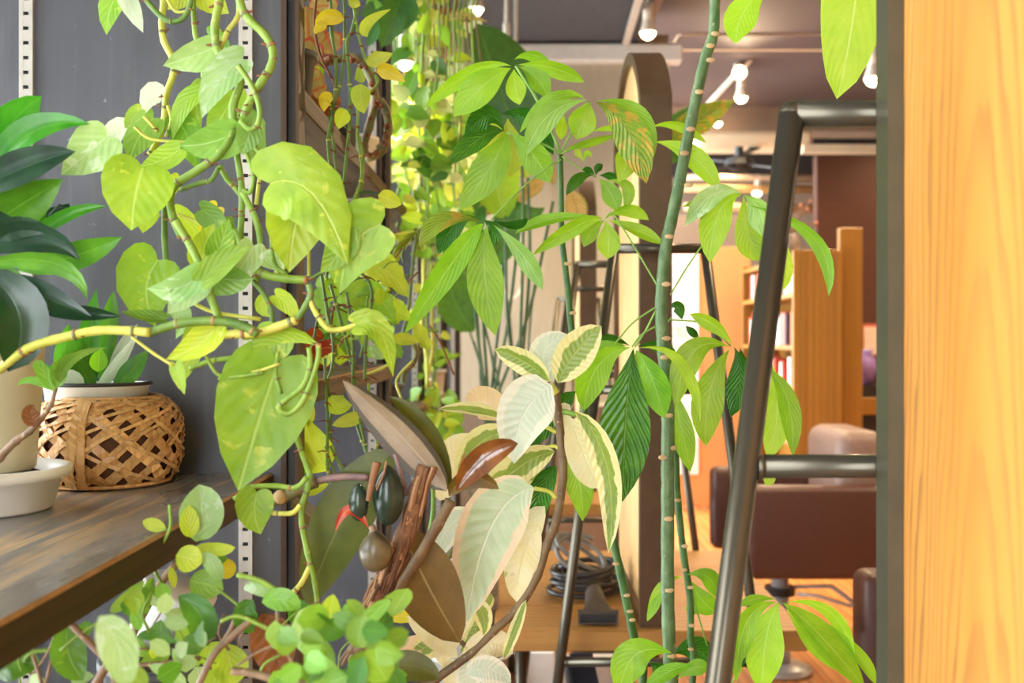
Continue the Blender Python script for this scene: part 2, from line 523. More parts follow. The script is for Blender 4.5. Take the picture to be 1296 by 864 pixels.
for (xa, ya, xb, yb, w) in ((938, 198, 956, 188, 0.05), (930, 207, 884, 202, 0.06), (942, 209, 985, 214, 0.06), (932, 212, 896, 216, 0.05)):
    a = P(xa, ya, 7.7); b = P(xb, yb, 7.7 + (0.3 if yb < 205 else -0.3))
    u = (b - a).normalized(); s = u.cross(Vector((0, 0, 1))).normalized() * w
    obj('blade', MB().add([a - s * .5, a + s * .5, b + s, b - s, a - s * .5 + Vector((0, 0, .012)), a + s * .5 + Vector((0, 0, .012)), b + s + Vector((0, 0, .012)), b - s + Vector((0, 0, .012))],
        [(0, 3, 2, 1), (4, 5, 6, 7), (0, 1, 5, 4), (1, 2, 6, 5), (2, 3, 7, 6), (3, 0, 4, 7)]), M['black'], fan)
# dark recess below and rails / pipes
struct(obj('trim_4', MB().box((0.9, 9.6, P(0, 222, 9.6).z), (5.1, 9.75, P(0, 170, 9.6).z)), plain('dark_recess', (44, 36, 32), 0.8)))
for n_, (py, d, r, lab) in enumerate(((224, 8.9, 0.028, 'upper pale ceiling pipe crossing the dark recess'), (238, 8.9, 0.035, 'lower thick brass coloured ceiling pipe below the pale one'), (262, 8.8, 0.04, 'lowest pale ceiling pipe above the taupe wall'))):
    pm = plain('pipe_paint_%d' % n_, ((206, 178, 146), (196, 150, 92), (200, 160, 116))[n_], 0.4)
    tag(obj('ceiling_pipe', MB().tube([P(866, py, d), P(1060, py + 2, d)], r, 10), pm, None, True), lab, 'pipe')
# taupe wall panel and the orange lit wall below it
WF = 8.6
struct(obj('wall_salon', MB().box((0.95, WF, 0.0), (P(1020, 0, WF).x, WF + 0.08, P(0, 272, WF).z)), M['taupe']))
M['apricot'] = plain('apricot_plaster', (206, 144, 86), .8, var=.04, scale=3)
part_ = thing('partition_panel', 'tall apricot partition panel on short legs behind the salon chair', 'partition', (1.5, 7.6, 0))
pa, pb = P(846, 312, 7.6), P(942, 640, 7.6)
obj('panel', MB().bbox((pa.x, 7.6, pb.z), (pb.x + 0.05, 7.66, pa.z), 0.006), M['apricot'], part_)
for px in (852, 885, 938):
    a = P(px - 5, 638, 7.6); b = P(px + 5, 662, 7.6)
    obj('leg', MB().prism([(a.x, a.z + 0.02), (b.x, a.z + 0.02), (b.x - 0.012, 0.0), (a.x + 0.012, 0.0)], 'y', 7.605, 7.655), M['apricot'], part_)
pos = thing('poster', 'tall white poster with columns of small grey print on the apricot partition', 'poster', P(866, 440, 7.59))
q0, q1 = P(848, 318, 7.595), P(884, 600, 7.595)
obj('sheet', MB().box((q0.x, 7.590, q1.z), (q1.x, 7.598, q0.z)), M['white'], pos)
ink = plain('grey_ink', (196, 178, 160), 0.8); ink2 = plain('pale_ink', (226, 208, 190), 0.8)
def strip(xa, ya, xb, yb, m):
    a, b = P(xa, ya, 7.588), P(xb, yb, 7.588)
    obj('print_column', MB().box((a.x, 7.587, b.z), (b.x, 7.589, a.z)), m, pos)
for i in range(3):
    strip(859 + i * 8.5, 338, 863 + i * 8.5, 368, ink2)
    strip(860 + i * 8, 432, 864 + i * 8, 446, ink2)
strip(857, 448, 866, 460, ink)
strip(862, 383, 878, 386, ink2)
for cx, cy, r in ((855, 420, 6), (863, 420, 5.5), (871.5, 424, 4.5)):
    ring = [P(cx + r * cos(a * pi / 12), cy + r * sin(a * pi / 12), 7.587) for a in range(25)]
    obj('print_ring', MB().tube(ring, 0.004, 5, False), ink, pos)
# low grey strip along the floor behind the partition
struct(obj('low_strip_far', MB().box((0.95, 8.3, 0), (P(1000, 0, 8.3).x, 8.58, 0.14)), plain('low_strip_grey', (120, 98, 92), 0.7)))

# ------------------------------------------------------------------ bookcase of vertical boards with open shelves on its left side
bc = thing('bookcase', 'tall wooden bookcase end with open shelves of books on its left side', 'bookcase', (1.8, 6.6, 0))
bx0, bx1 = P(1004, 0, 6.0).x, P(1066, 0, 6.0).x
bz = P(0, 316, 6.0).z
nb = 7
for i in range(nb):
    xa = bx0 + (bx1 - bx0) * i / nb; xb = bx0 + (bx1 - bx0) * (i + 1) / nb
    obj('board', MB().bbox((xa + .001, 6.0, 0), (xb - .001, 6.035 + 0.002 * (i % 2), bz), 0.003), M['case_wood'], bc, at=(xa, 6.0, 0))
obj('far_end', MB().bbox((bx0, 7.35, 0), (bx1, 7.385, bz), 0.003), M['case_wood'], bc)
obj('back_panel', MB().box((bx1 - 0.03, 6.036, 0), (bx1, 7.35, bz)), M['case_wood'], bc)
shz = [P(0, y, 6.0).z for y in (560, 500, 437, 370, 322)]
for z in [0.06] + shz:
    obj('shelf', MB().bbox((bx0 + .004, 6.037, z - 0.028), (bx1 - 0.031, 7.349, z), 0.002), M['case_wood'], bc)
tallp = tag(obj('side_panel', MB().bbox((bx1 + .004, 6.06, 0), (P(1092, 0, 6.06).x, 6.11, P(0, 288, 6.06).z), 0.004), M['case_wood']), 'taller narrow wooden panel standing at the right of the bookcase', 'panel')
tallp.name = 'wooden_panel'
bookc = [(206, 66, 40), (240, 222, 206), (226, 120, 84), (232, 232, 226), (176, 44, 36), (90, 84, 98), (236, 190, 130), (226, 96, 60)]
BM = [plain('book_cover_%d' % i, c, 0.6) for i, c in enumerate(bookc)]
names_ = ['red', 'cream', 'coral', 'white', 'dark red', 'slate', 'tan', 'orange']
ORD = ['first', 'second', 'third', 'fourth', 'fifth', 'sixth', 'seventh', 'eighth', 'ninth', 'tenth', 'eleventh', 'twelfth', 'thirteenth', 'fourteenth', 'fifteenth', 'sixteenth', 'seventeenth', 'eighteenth', 'nineteenth', 'twentieth', 'twenty-first', 'twenty-second', 'twenty-third', 'twenty-fourth', 'twenty-fifth', 'twenty-sixth', 'twenty-seventh', 'twenty-eighth', 'twenty-ninth', 'thirtieth']
rows = ['lowest visible', 'second lowest', 'middle', 'upper']
for r in range(4):
    y = 6.08
    n_in = 0
    while y < 7.25:
        w = random.uniform(0.03, 0.06); h = random.uniform(0.17, 0.235)
        ci = random.choice([0, 1, 2, 3, 4, 7] if r == 3 else range(8))
        z = shz[r]
        if z + h + 0.03 > (shz[r + 1] - 0.028): h = shz[r + 1] - z - 0.05
        tb = obj('book', MB().bbox((bx0 + 0.03, y, z + 0.0005), (bx0 + 0.2, y + w, z + h), 0.003), BM[ci])
        tag(tb, '%s upright %s book from the near end of the %s bookcase shelf' % (ORD[n_in], names_[ci], rows[r]), 'book', 'books on the %s bookcase shelf' % rows[r])
        y += w + 0.003; n_in += 1
        if random.random() < 0.12: y += 0.12

# dark walnut wall and the dark corner at the right
wx0 = P(1034, 0, 7.6).x
struct(obj('wall_walnut', MB().box((wx0, 7.6, 0.0), (5.1, 7.7, P(0, 196, 7.6).z)), M['brown_wood']))
shelf_r = thing('dark_cabinet', 'dark cabinet with framed print and bottles in the gap right of the bookcase', 'cabinet', (3.0, 7.2, 0))
ca = P(1088, 0, 7.2).x
obj('carcass', MB().box((ca, 7.22, 0), (ca + 1.0, 7.55, P(0, 488, 7.2).z)), plain('dark_cabinet_paint', (34, 24, 20), 0.5), shelf_r)
obj('drawer', MB().bbox((ca, 7.19, P(0, 525, 7.2).z), (ca + 1.0, 7.22, P(0, 503, 7.2).z), 0.004), M['case_wood'], shelf_r)
fp = thing('framed_print', 'small framed print with red border above the dark cabinet', 'picture', P(1100, 435, 7.3))
a, b = P(1090, 410, 7.3), P(1122, 452, 7.3)
obj('frame', MB().bbox((a.x, 7.3, b.z), (b.x, 7.33, a.z), 0.004), plain('red_frame', (170, 72, 50), 0.5), fp)
obj('sheet', MB().box((a.x + .02, 7.293, b.z + .02), (b.x - .03, 7.2995, a.z - .02)), plain('print_paper', (214, 190, 170), 0.7), fp)
vs = thing('lilac_vase', 'small lilac vase standing on the dark cabinet', 'vase', P(1096, 488, 7.25))
zc = P(0, 488, 7.2).z
obj('body', MB().lathe([(0.03, 0), (0.05, 0.05), (0.075, 0.12), (0.06, 0.19), (0.028, 0.23), (0.04, 0.26)], (P(1098, 0, 7.3).x, 7.3, zc + .0005), 16), plain('lilac_glaze', (132, 104, 160), 0.25), vs, True)

# dried flower arrangement above the bookcase
df = thing('dried_flowers', 'vase of reddish dried flowers standing on top of the bookcase', 'flowers', (bx0 + 0.12, 6.5, bz))
obj('vase', MB().lathe([(0.05, 0.0005), (0.07, 0.06), (0.05, 0.12), (0.04, 0.15)], (bx0 + 0.12, 6.5, bz), 14), plain('grey_vase', (120, 104, 92), 0.5), df, True)
dm = plain('dried_red', (140, 84, 56), 0.8); dst = plain('dried_stem', (120, 84, 50), 0.8)
for i in range(13):
    a = random.uniform(0, 2 * pi); r = random.uniform(0.05, 0.17); h = random.uniform(0.16, 0.36)
    b = Vector((bx0 + 0.12, 6.5, bz + 0.14)); t_ = b + Vector((r * cos(a), r * sin(a), h - 0.14))
    obj('stem', MB().tube([b, b.lerp(t_, .5) + Vector((0, 0, .03)), t_], 0.004, 5), dst, df)
    obj('flower_head', MB().ball(t_, random.uniform(.008, .015), 7, 5, (1, 1, 1.6)), dm, df, True)

# ------------------------------------------------------------------ track lights
M['bulb'] = emit('lamp_glow', (255, 232, 190), 14)
def track(name, lab, a, b, w=0.035):
    t = thing(name, lab, 'light track', a)
    a = Vector(a); b = Vector(b)
    s = (b - a).cross(Vector((0, 0, 1))).normalized() * w * .5
    u = Vector((0, 0, w * .6))
    q = [a - s, a + s, b + s, b - s]
    obj('rail', MB().add(q + [p + u for p in q], [(0, 3, 2, 1), (4, 5, 6, 7), (0, 1, 5, 4), (1, 2, 6, 5), (2, 3, 7, 6), (3, 0, 4, 7)]), M['rail'], t)
    return t
tr1 = track('light_track', 'white light track along the edge of the dark soffit', P(818, -30, 4.4) , P(792, 58, 5.7))
tr2 = track('light_track', 'pale light track hanging under the plum salon ceiling', P(956, 70, 6.9), P(888, 142, 8.3))
for q in (P(950, 78, 7.0), P(900, 130, 8.1)):
    obj('hanger', MB().tube([q, (q.x, q.y, 3.262)], 0.008, 6), M['rail'], tr2)
def spot(px, py, d, r, lab, power=40, down=(0, 0, -1), ztop=None, big=1.0, lamp=True):
    c = P(px, py, d)
    dn = Vector(down).normalized()
    t = thing('spot_lamp', lab, 'lamp', c, 'track spot lamps')
    obj('neck', MB().tube([c - dn * r * 3.6, c - dn * r * 1.5], [r * .62, r * .62], 12), M['rail'], t, True)
    obj('shade', MB().tube([c - dn * r * 1.5, c - dn * r * .3, c], [r * .6, r * .95, r * 1.0], 14, False), M['rail'], t, True)
    gl = obj('bulb', MB().ball(c - dn * r * .1, r * .88, 12, 8), M['bulb'], t, True)
    if ztop is not None:
        obj('stem', MB().tube([c - dn * r * 3.5, Vector((c.x, c.y, ztop))], r * .2, 6), M['rail'], t)
    if lamp:
        l = bpy.data.lights.new('spot_light', 'SPOT')
        l.energy = power; l.color = (1.0, 0.75, 0.46); l.spot_size = radians(125); l.spot_blend = 0.7; l.shadow_soft_size = 0.05
        lo = bpy.data.objects.new('spot_light', l); COL.objects.link(lo)
        lo.location = c + dn * r * 1.3
        lo.rotation_euler = dn.to_track_quat('-Z', 'Y').to_euler()
    return t
spot(602, 12, 4.9, 0.040, 'lit spot lamp hanging from the dark soffit left of the pull cords', 25, ztop=ZS)
spot(512, 80, 2.80, 0.026, 'lit spot lamp glowing among the hanging vines', 30, ztop=ZS)
spot(820, 42, 5.0, 0.042, 'lit spot lamp on the white track right above the arched mirror', 25, ztop=ZS)
spot(936, 92, 7.0, 0.050, 'brightest spot lamp aimed forward on the hanging pale track', 90, (-0.1, -0.8, -0.6))
spot(938, 124, 7.2, 0.048, 'spot lamp pointing straight down below the brightest one', 90, ztop=P(0, 92, 7.2).z)
spot(908, 156, 8.2, 0.04, 'small far spot lamp at the lower end of the hanging track', 60, ztop=P(0, 140, 8.2).z)
spot(958, 244, 8.9, 0.045, 'spot lamp hanging just under the upper ceiling pipe', 50, (-0.1, -0.1, -1), ztop=P(0, 225, 8.9).z)
spot(1106, 100, 6.2, 0.06, 'spot lamp half hidden behind the near steel frame', 90, ztop=3.26)
spot(912, 190, 8.8, 0.03, 'tiny spot lamp glowing behind the money tree stem', 20, ztop=3.26)
# lamps over the chairs and the salon floor outside the frame
for i, (x, y) in enumerate(((1.1, 2.6), (1.1, 4.6), (2.6, 3.2), (2.6, 5.4), (3.0, 7.0), (3.9, 6.8))):
    l = bpy.data.lights.new('salon_downlight', 'SPOT')
    l.energy = 85; l.color = (1.0, 0.75, 0.46); l.spot_size = radians(140); l.spot_blend = 0.8; l.shadow_soft_size = 0.08
    lo = bpy.data.objects.new('salon_downlight', l); COL.objects.link(lo); lo.location = (x, y, 3.05)
    t = thing('spot_lamp', ('spot lamp over the nearest salon chair', 'spot lamp over the middle salon chair', 'spot lamp on the right of the salon near the front', 'spot lamp on the right half way down the salon', 'spot lamp in front of the bookcase', 'spot lamp in the far right corner')[i], 'lamp', (x, y, 3.1), 'salon downlights')
    obj('shade', MB().tube([(x, y, 3.20), (x, y, 3.12), (x, y, 3.06)], [.03, .05, .06], 14, False), M['rail'], t, True)
    obj('bulb', MB().ball((x, y, 3.095), .045, 10, 6), M['bulb'], t, True)
    obj('stem', MB().tube([(x, y, 3.19), (x, y, 3.262)], .012, 6), M['rail'], t)

# ================================================================== styling stations
def station(x0, dn, df, fdn, fdf, lab, names, table_x, thick=0.072, bar=0.027, near=True, hws=(.098, .098), zts=(1.495, 1.495)):
    """arched double mirror standing on a plank table between two steel A-frames"""
    ztab = 0.657
    zt, zs = 2.012, 1.845
    W = df - dn; yc = (dn + df) / 2; hw = W / 2; rise = zt - zs
    R = (hw * hw + rise * rise) / (2 * rise)
    a0 = math.asin(hw / R)
    def outline(ins):
        pts = [(dn + ins, ztab + ins + .0005)]
        N = 18
        for i in range(N + 1):
            a = -a0 + 2 * a0 * i / N
            y = yc + (R - ins) * sin(a); z = zt - R + (R - ins) * cos(a)
            if i == 0: y = dn + ins
            if i == N: y = df - ins
            pts.append((y, z))
        pts.append((df - ins, ztab + ins + .0005))
        return pts
    mr = thing('arched_mirror', lab, 'mirror', (x0 + thick / 2, yc, ztab))
    o, i_ = outline(0), outline(bar)
    n = len(o)
    vs = [(x0, p[0], p[1]) for p in o] + [(x0, p[0], p[1]) for p in i_] + [(x0 + thick, p[0], p[1]) for p in o] + [(x0 + thick, p[0], p[1]) for p in i_]
    fs = []
    for k in range(n):
        j = (k + 1) % n
        fs += [(k, k + n, j + n, j), (k + 2 * n, j + 2 * n, j + 3 * n, k + 3 * n), (k, j, j + 2 * n, k + 2 * n), (k + n, k + 3 * n, j + 3 * n, j + n)]
    soft(obj('frame', MB().add(vs, fs), M['bronze'] if not near else M['frame_olive'], mr), 30)
    ins = outline(bar + 0.0005)
    obj('wood_back', MB().prism(ins, 'x', x0 + 0.013, x0 + thick - 0.016), M['veneer'] if near else M['veneer_lit'], mr)
    obj('mirror_glass', MB().prism(outline(bar + 0.001), 'x', x0 + thick - 0.0155, x0 + thick - 0.010), M['mirror'], mr)
    for dz in (0.028,):
        for dx in (0.022, 0.050):
            obj('bolt', MB().tube([(x0 + dx, dn - 0.006, ztab + dz), (x0 + dx, dn + 0.004, ztab + dz)], [0.004, 0.006], 10), M['black'], mr)
    # table
    tb = thing('station_table', names[0], 'table', ((table_x[0] + table_x[1]) / 2, yc, 0))
    ya, yb = fdn + 0.02, fdf - 0.02 if fdf - fdn > .4 else fdf
    ya2, yb2 = table_x[2], table_x[3]
    nb = 4
    for i in range(nb):
        p, q = ya2 + (yb2 - ya2) * i / nb, ya2 + (yb2 - ya2) * (i + 1) / nb
        obj('board', MB().bbox((table_x[0], p + .0004, ztab - 0.046), (table_x[1], q - .0004, ztab), 0.0025), M['bench'], tb, at=(table_x[0], p, ztab))
    for lx in (table_x[0] + 0.06, table_x[1] - 0.06):
        for ly in (ya2 + 0.12, yb2 - 0.10):
            obj('leg', MB().tube([(lx, ly, 0), (lx, ly, ztab - 0.047)], 0.013, 10), M['steel'], tb, True)
    # A-frames
    for fd, nm, hw_top, ztop in ((fdn, names[1], hws[0], zts[0]), (fdf, names[2], hws[1], zts[1])):
        if nm is None: continue
        cx = x0 + thick / 2
        sl = 0.130
        fr = thing('steel_frame', nm, 'frame', (cx, fd, 0), 'A-shaped steel frames of the styling stations')
        r = 0.0112
        for s in (-1, 1):
            obj('leg', MB().tube([(cx + s * (hw_top + sl * ztop), fd, 0.0), (cx + s * hw_top, fd, ztop)], r, 20, True).ball((cx + s * hw_top, fd, ztop), r * .998, 20, 12), M['steel'], fr, True)
        obj('top_bar', MB().tube([(cx - hw_top + 0.002, fd, ztop), (cx + hw_top - 0.002, fd, ztop)], r * .999, 20), M['steel'], fr, True)
        for zz in (1.19, 0.598):
            w = hw_top + sl * (ztop - zz) - r * 0.85
            obj('cross_bar', MB().tube([(cx - w, fd, zz), (cx + w, fd, zz)], r * .92, 16), M['steel'], fr, True)
            for s in (-1, 1):
                obj('weld_collar', MB().tube([(cx + s * (w - .0002), fd, zz), (cx + s * (w - 0.005), fd, zz)], [r * 1.04, r * .95], 14), M['steel'], fr, True)

M['frame_olive'] = plain('olive_steel', (86, 82, 66), 0.34, metal=0.45, var=0.05, scale=30)
tm = NT('mirror_silver'); tm.bsdf.inputs['Base Color'].default_value = (.9, .9, .9, 1); tm.bsdf.inputs['Metallic'].default_value = 1; tm.bsdf.inputs['Roughness'].default_value = 0.02
M['mirror'] = tm.m
station(0.3045, 0.235, 0.845, 0.20, 0.862, 'near arched mirror with orange ash back board, cut off by the right picture edge',
        ('table under the near mirror, below the picture', None, 'nearest A-shaped steel tube frame, left of the ash board'), (0.12, 0.60, 0.23, 0.846), hws=(.1, .103))
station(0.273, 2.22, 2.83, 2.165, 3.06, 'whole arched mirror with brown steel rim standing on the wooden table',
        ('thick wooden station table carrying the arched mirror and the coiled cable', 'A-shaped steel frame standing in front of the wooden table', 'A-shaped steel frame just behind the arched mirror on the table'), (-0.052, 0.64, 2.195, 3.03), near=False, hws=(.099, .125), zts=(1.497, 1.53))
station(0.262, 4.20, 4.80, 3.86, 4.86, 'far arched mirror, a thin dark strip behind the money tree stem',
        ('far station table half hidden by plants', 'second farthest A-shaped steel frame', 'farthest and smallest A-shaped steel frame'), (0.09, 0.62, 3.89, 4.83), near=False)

# ------------------------------------------------------------------ hairdryer nozzle and coiled cable on the table
zt_ = 0.6575
nz = thing('dryer_nozzle', 'brown concentrator nozzle of a hairdryer lying on the wooden table', 'nozzle', P(755, 780, 2.25))
dk = plain('dryer_brown', (70, 58, 50), 0.5, var=0.05)
ca, cb_ = P(733, 783, 2.25), P(780, 783, 2.25)
y0 = 2.235
sec = [((ca.x + .001), (cb_.x - .001), 0.030, y0), (ca.x + 0.008, cb_.x - 0.008, 0.034, y0 + 0.02), (ca.x + 0.017, cb_.x - 0.016, 0.052, y0 + 0.05), (ca.x + 0.02, cb_.x - 0.02, 0.062, y0 + 0.085), (ca.x + 0.02, cb_.x - 0.02, 0.062, y0 + 0.12)]
vs = []; fs = []; n = 14
for xa, xb, h, y in sec:
    cx = (xa + xb) / 2; rx = (xb - xa) / 2
    for j in range(n):
        a = 2 * pi * j / n
        e = 0.35 if h < 0.04 else 0.8
        X = cx + rx * math.copysign(abs(cos(a)) ** e, cos(a)); Z = zt_ + 0.001 + h / 2 + h / 2 * math.copysign(abs(sin(a)) ** e, sin(a))
        vs.append((X, y, Z))
for i in range(len(sec) - 1):
    for j in range(n): fs.append((i * n + j, i * n + (j + 1) % n, (i + 1) * n + (j + 1) % n, (i + 1) * n + j))
fs.append(tuple((len(sec) - 1) * n + j for j in range(n)))
obj('shell', MB().add(vs, fs), dk, nz, True)
obj('lip', MB().box((ca.x - .003, y0 - .004, zt_ + .003), (cb_.x + .003, y0 + .008, zt_ + .007)).box((ca.x - .003, y0 - .004, zt_ + .026), (cb_.x + .003, y0 + .008, zt_ + .034))
    .box((ca.x - .003, y0 - .004, zt_ + .007), (ca.x + .001, y0 + .008, zt_ + .026)).box((cb_.x - .001, y0 - .004, zt_ + .007), (cb_.x + .003, y0 + .008, zt_ + .026)), dk, nz)
obj('slot', MB().box((ca.x + .001, y0 + .003, zt_ + .007), (cb_.x - .001, y0 + .010, zt_ + .026)), M['black'], nz)
cc = Vector((0.168, 2.50, zt_))
cable = []
for i in range(150):
    t = i / 149
    a = t * 2 * pi * 6.6
    R = 0.080 + 0.012 * sin(a * .37 + 1) - 0.014 * t
    cable.append(Vector((cc.x + R * 1.02 * cos(a), cc.y + R * 0.95 * sin(a), zt_ + 0.009 + 0.062 * t + 0.010 * (1 + sin(a * 1.21)) * t)))
tag(obj('coiled_cable', MB().tube(cable, 0.0068, 7), plain('cable_black', (52, 48, 46), 0.35), None, True), 'coiled dark cable lying on the wooden table beside the arched mirror', 'cable')
cb2 = []
for i in range(60):
    t = i / 59; a = 1.0 + t * 2 * pi * 2.2
    cb2.append(Vector((cc.x - 0.01 + 0.06 * cos(a), cc.y - 0.02 + 0.03 * sin(a) + .03 * t, zt_ + 0.105 + 0.045 * sin(a * .9))))
tag(obj('coiled_cable', MB().tube(cb2, 0.0062, 7), plain('cable_grey', (120, 114, 108), 0.3), None, True), 'grey cable looped upright on top of the dark coil', 'cable')

# ------------------------------------------------------------------ salon chairs
def cushion(name, a, b, mat, parent, r=0.03):
    o = obj(name, MB().box(a, b), mat, parent)
    bv = o.modifiers.new('round', 'BEVEL'); bv.width = r; bv.segments = 4; bv.limit_method = 'ANGLE'; bv.angle_limit = radians(20)
    o.data.polygons.foreach_set('use_smooth', [True] * len(o.data.polygons))
    return o
def chair(x, y, lab):
    c = thing('salon_chair', lab, 'chair', (x + 0.3, y + 0.3, 0), 'brown salon chairs')
    cushion('armrest', (x, y, 0.425), (x + 0.62, y + 0.10, 0.765), M['leather'], c)
    cushion('armrest', (x - 0.02, y + 0.53, 0.425), (x + 0.60, y + 0.63, 0.765), M['leather'], c)
    cushion('seat', (x + 0.02, y + 0.104, 0.40), (x + 0.52, y + 0.526, 0.53), M['leather'], c)
    cushion('backrest', (x + 0.36, y + 0.105, 0.535), (x + 0.56, y + 0.525, 0.955), M['leather2'], c, 0.06)
    cx, cy = x + 0.20, y + 0.31
    obj('column', MB().tube([(cx, cy, 0.04), (cx, cy, 0.25), (cx, cy, 0.2501), (cx, cy, 0.398)], [0.042, 0.042, 0.034, 0.034], 18), M['chrome'], c, True)
    obj('pump_collar', MB().tube([(cx, cy, 0.30), (cx, cy, 0.33)], 0.06, 16), M['black'], c)
    lo = [(cx + .05, cy - .06, .315), (cx + .12, cy - .09, .315), (cx + .235, cy - .12, .285), (cx + .265, cy - .10, .285), (cx + .21, cy + .02, .325), (cx + .05, cy + .01, .325)]
    obj('pump_lever', MB().tube(lo, 0.0075, 8), M['chrome'], c, True)
    obj('base', MB().lathe([(0.0, 0.0005), (0.12, 0.0005), (0.125, 0.012), (0.10, 0.024), (0.05, 0.036), (0.0, 0.037)], (cx, cy, 0), 28), M['chrome'], c, True)
    return c
ch = chair(0.83, 3.60, 'brown leather salon chair facing the mirrors, side panel in full view')
copy_tree(ch, (-0.024, -1.87, 0), 'nearer brown salon chair, only a sliver showing left of the steel mirror rim')

# grey woven basket and low things under / behind the table
wbm = plain('grey_wicker', (150, 138, 130), 0.7)
wb = thing('wicker_hamper', 'grey ribbed wicker hamper standing behind the pale rubber plant leaves', 'basket', P(608, 760, 2.4))
cx, cy = P(596, 0, 2.4).x, 2.4
for i in range(16):
    z = P(0, 800, 2.4).z + i * 0.0125
    ring = [(cx + 0.062 * cos(a * pi / 10), cy + 0.062 * sin(a * pi / 10), z) for a in range(21)]
    obj('rib', MB().tube(ring, 0.0068, 6, False), wbm, wb, True)
zlow = P(0, 800, 2.4).z - 0.008
obj('wall', MB().lathe([(0.05, -zlow + 0.0005), (0.056, 0.0), (0.058, 0.19), (0.054, 0.19), (0.052, 0.01)], (cx, cy, zlow), 20), wbm, wb, True)
bag = thing('dark_bag', 'dark navy bag hanging under the wooden table', 'bag', P(735, 850, 2.5))
q = [P(722, 836, 2.55), P(752, 836, 2.55), P(772, 930, 2.55), P(735, 930, 2.55)]
obj('body', MB().add([p for p in q] + [p + Vector((0, .06, 0)) for p in q], [(0, 1, 2, 3), (7, 6, 5, 4), (0, 4, 5, 1), (1, 5, 6, 2), (2, 6, 7, 3), (3, 7, 4, 0)]), plain('navy_cloth', (30, 34, 48), 0.8), bag)
obj('edge_strap', MB().tube([q[0] + Vector((-.008, .03, .0)), q[3] + Vector((-.008, .03, 0))], 0.011, 8), M['alu'], bag)
wc = thing('bright_window_block', 'white blocks added for the bright window seen under the wooden table', 'box', P(690, 860, 2.75))  # added blocks stand in for the bright window beyond the table
a, b = P(652, 822, 3.2), P(702, 1010, 3.2)
obj('white_block', MB().bbox((a.x, 3.15, b.z), (b.x, 3.25, P(0, 818, 3.2).z), .006), M['white'], wc)
obj('pale_block', MB().bbox((b.x + .015, 3.15, b.z), (P(800, 0, 3.2).x, 3.25, P(0, 832, 3.2).z), .01), plain('pale_block_paint', (206, 196, 184), 0.9), wc)
obj('stand', MB().box((a.x, 3.152, 0.0005), (P(800, 0, 3.2).x, 3.248, b.z - .0005)), M['alu'], wc)

# ================================================================== plant shelving on the left
def scuffed_mat():
    t = NT('graphite_board')
    co = t.n('ShaderNodeTexCoord').outputs['Object']
    big = t.noise(t.mapping(co, (9, 9, 3)), 1, 4)
    streak = t.noise(t.mapping(co, (70, 70, 4)), 1, 3)
    speck = t.noise(co, 150, 2, .6)
    scuff = t.noise(t.mapping(co, (60, 60, 38), (2, 0, 1), (0, .5, 0)), 1, 3)
    c = t.ramp(big, [(.3, lin((76, 77, 82))), (.7, lin((92, 93, 98)))])
    c = t.mix(t.ramp(streak, [(.52, 0.0), (.75, .25)]), c, lin((126, 127, 132)))
    c = t.mix(t.math('MULTIPLY', t.ramp(scuff, [(.66, 0.0), (.72, 1.0)]), t.ramp(speck, [(.5, 0.0), (.62, .5)])), c, lin((176, 176, 178)))
    t.l(c, t.bsdf.inputs['Base Color'])
    t.l(t.ramp(big, [(.3, .34), (.7, .46)]), t.bsdf.inputs['Roughness'])
    return t.m
M['divider'] = scuffed_mat()
M['post'] = wood('post_brown', (44, 32, 22), (72, 54, 36), (92, 70, 48), 'X', 'Z', 14, 2, 0.55)
M['zinc'] = plain('zinc_standard', (206, 200, 188), 0.35, metal=0.35, var=0.05, scale=50)
M['shelf_edge'] = wood('shelf_edge_brown', (60, 48, 32), (84, 68, 46), (102, 84, 58), 'Z', 'Y', 20, 3, 0.6)
M['shelf_dark'] = wood('shelf_edge_dark', (40, 28, 16), (56, 42, 24), (70, 52, 30), 'Z', 'Y', 20, 3, 0.6)

def worn_mat():
    t = NT('worn_black_stain')
    co = t.n('ShaderNodeTexCoord').outputs['Object']
    s1 = t.noise(t.mapping(co, (46, 3.2, 46)), 1, 5, 0.62)
    s2 = t.noise(t.mapping(co, (9, 2.0, 9), (3, 1, 0)), 1, 4, 0.6)
    w = t.math('MULTIPLY', t.ramp(s1, [(0.46, 0.0), (0.58, 1.0)]), t.ramp(s2, [(0.36, 0.12), (0.58, 1.0)]))
    base = t.ramp(t.noise(t.mapping(co, (20, 4, 20)), 1, 4), [(0.3, lin((92, 90, 88))), (0.7, lin((134, 130, 126)))])
    c = t.mix(w, base, lin((206, 170, 120)))
    t.l(c, t.bsdf.inputs['Base Color'])
    t.l(t.ramp(s2, [(0.3, 0.24), (0.7, 0.40)]), t.bsdf.inputs['Roughness'])
    t.bump(s1, 0.15, 0.002)
    return t.m
M['worn'] = worn_mat()

def standard(xc, yface, z0, z1, parent, pitch=0.0199, zoff=0.0):
    """perforated steel standard: two rails, a bridge between every two slots, dark void behind"""
    w = 0.0185; sl = 0.0075; sh = 0.0048
    m = MB()
    m.box((xc - w / 2, yface - 0.006, z0), (xc - sl / 2, yface - 0.0003, z1))
    m.box((xc + sl / 2, yface - 0.006, z0), (xc + w / 2, yface - 0.0003, z1))
    z = z0 + zoff
    prev = z0
    while z + sh < z1:
        m.box((xc - sl / 2, yface - 0.0058, prev), (xc + sl / 2, yface - 0.004, z))
        prev = z + sh; z += pitch
    m.box((xc - sl / 2, yface - 0.0058, prev), (xc + sl / 2, yface - 0.004, z1))
    s = obj('slotted_standard', m, M['zinc'], parent)
    obj('slot_void', MB().box((xc - sl / 2, yface - 0.003, z0), (xc + sl / 2, yface - 0.0004, z1)), M['black'], s)

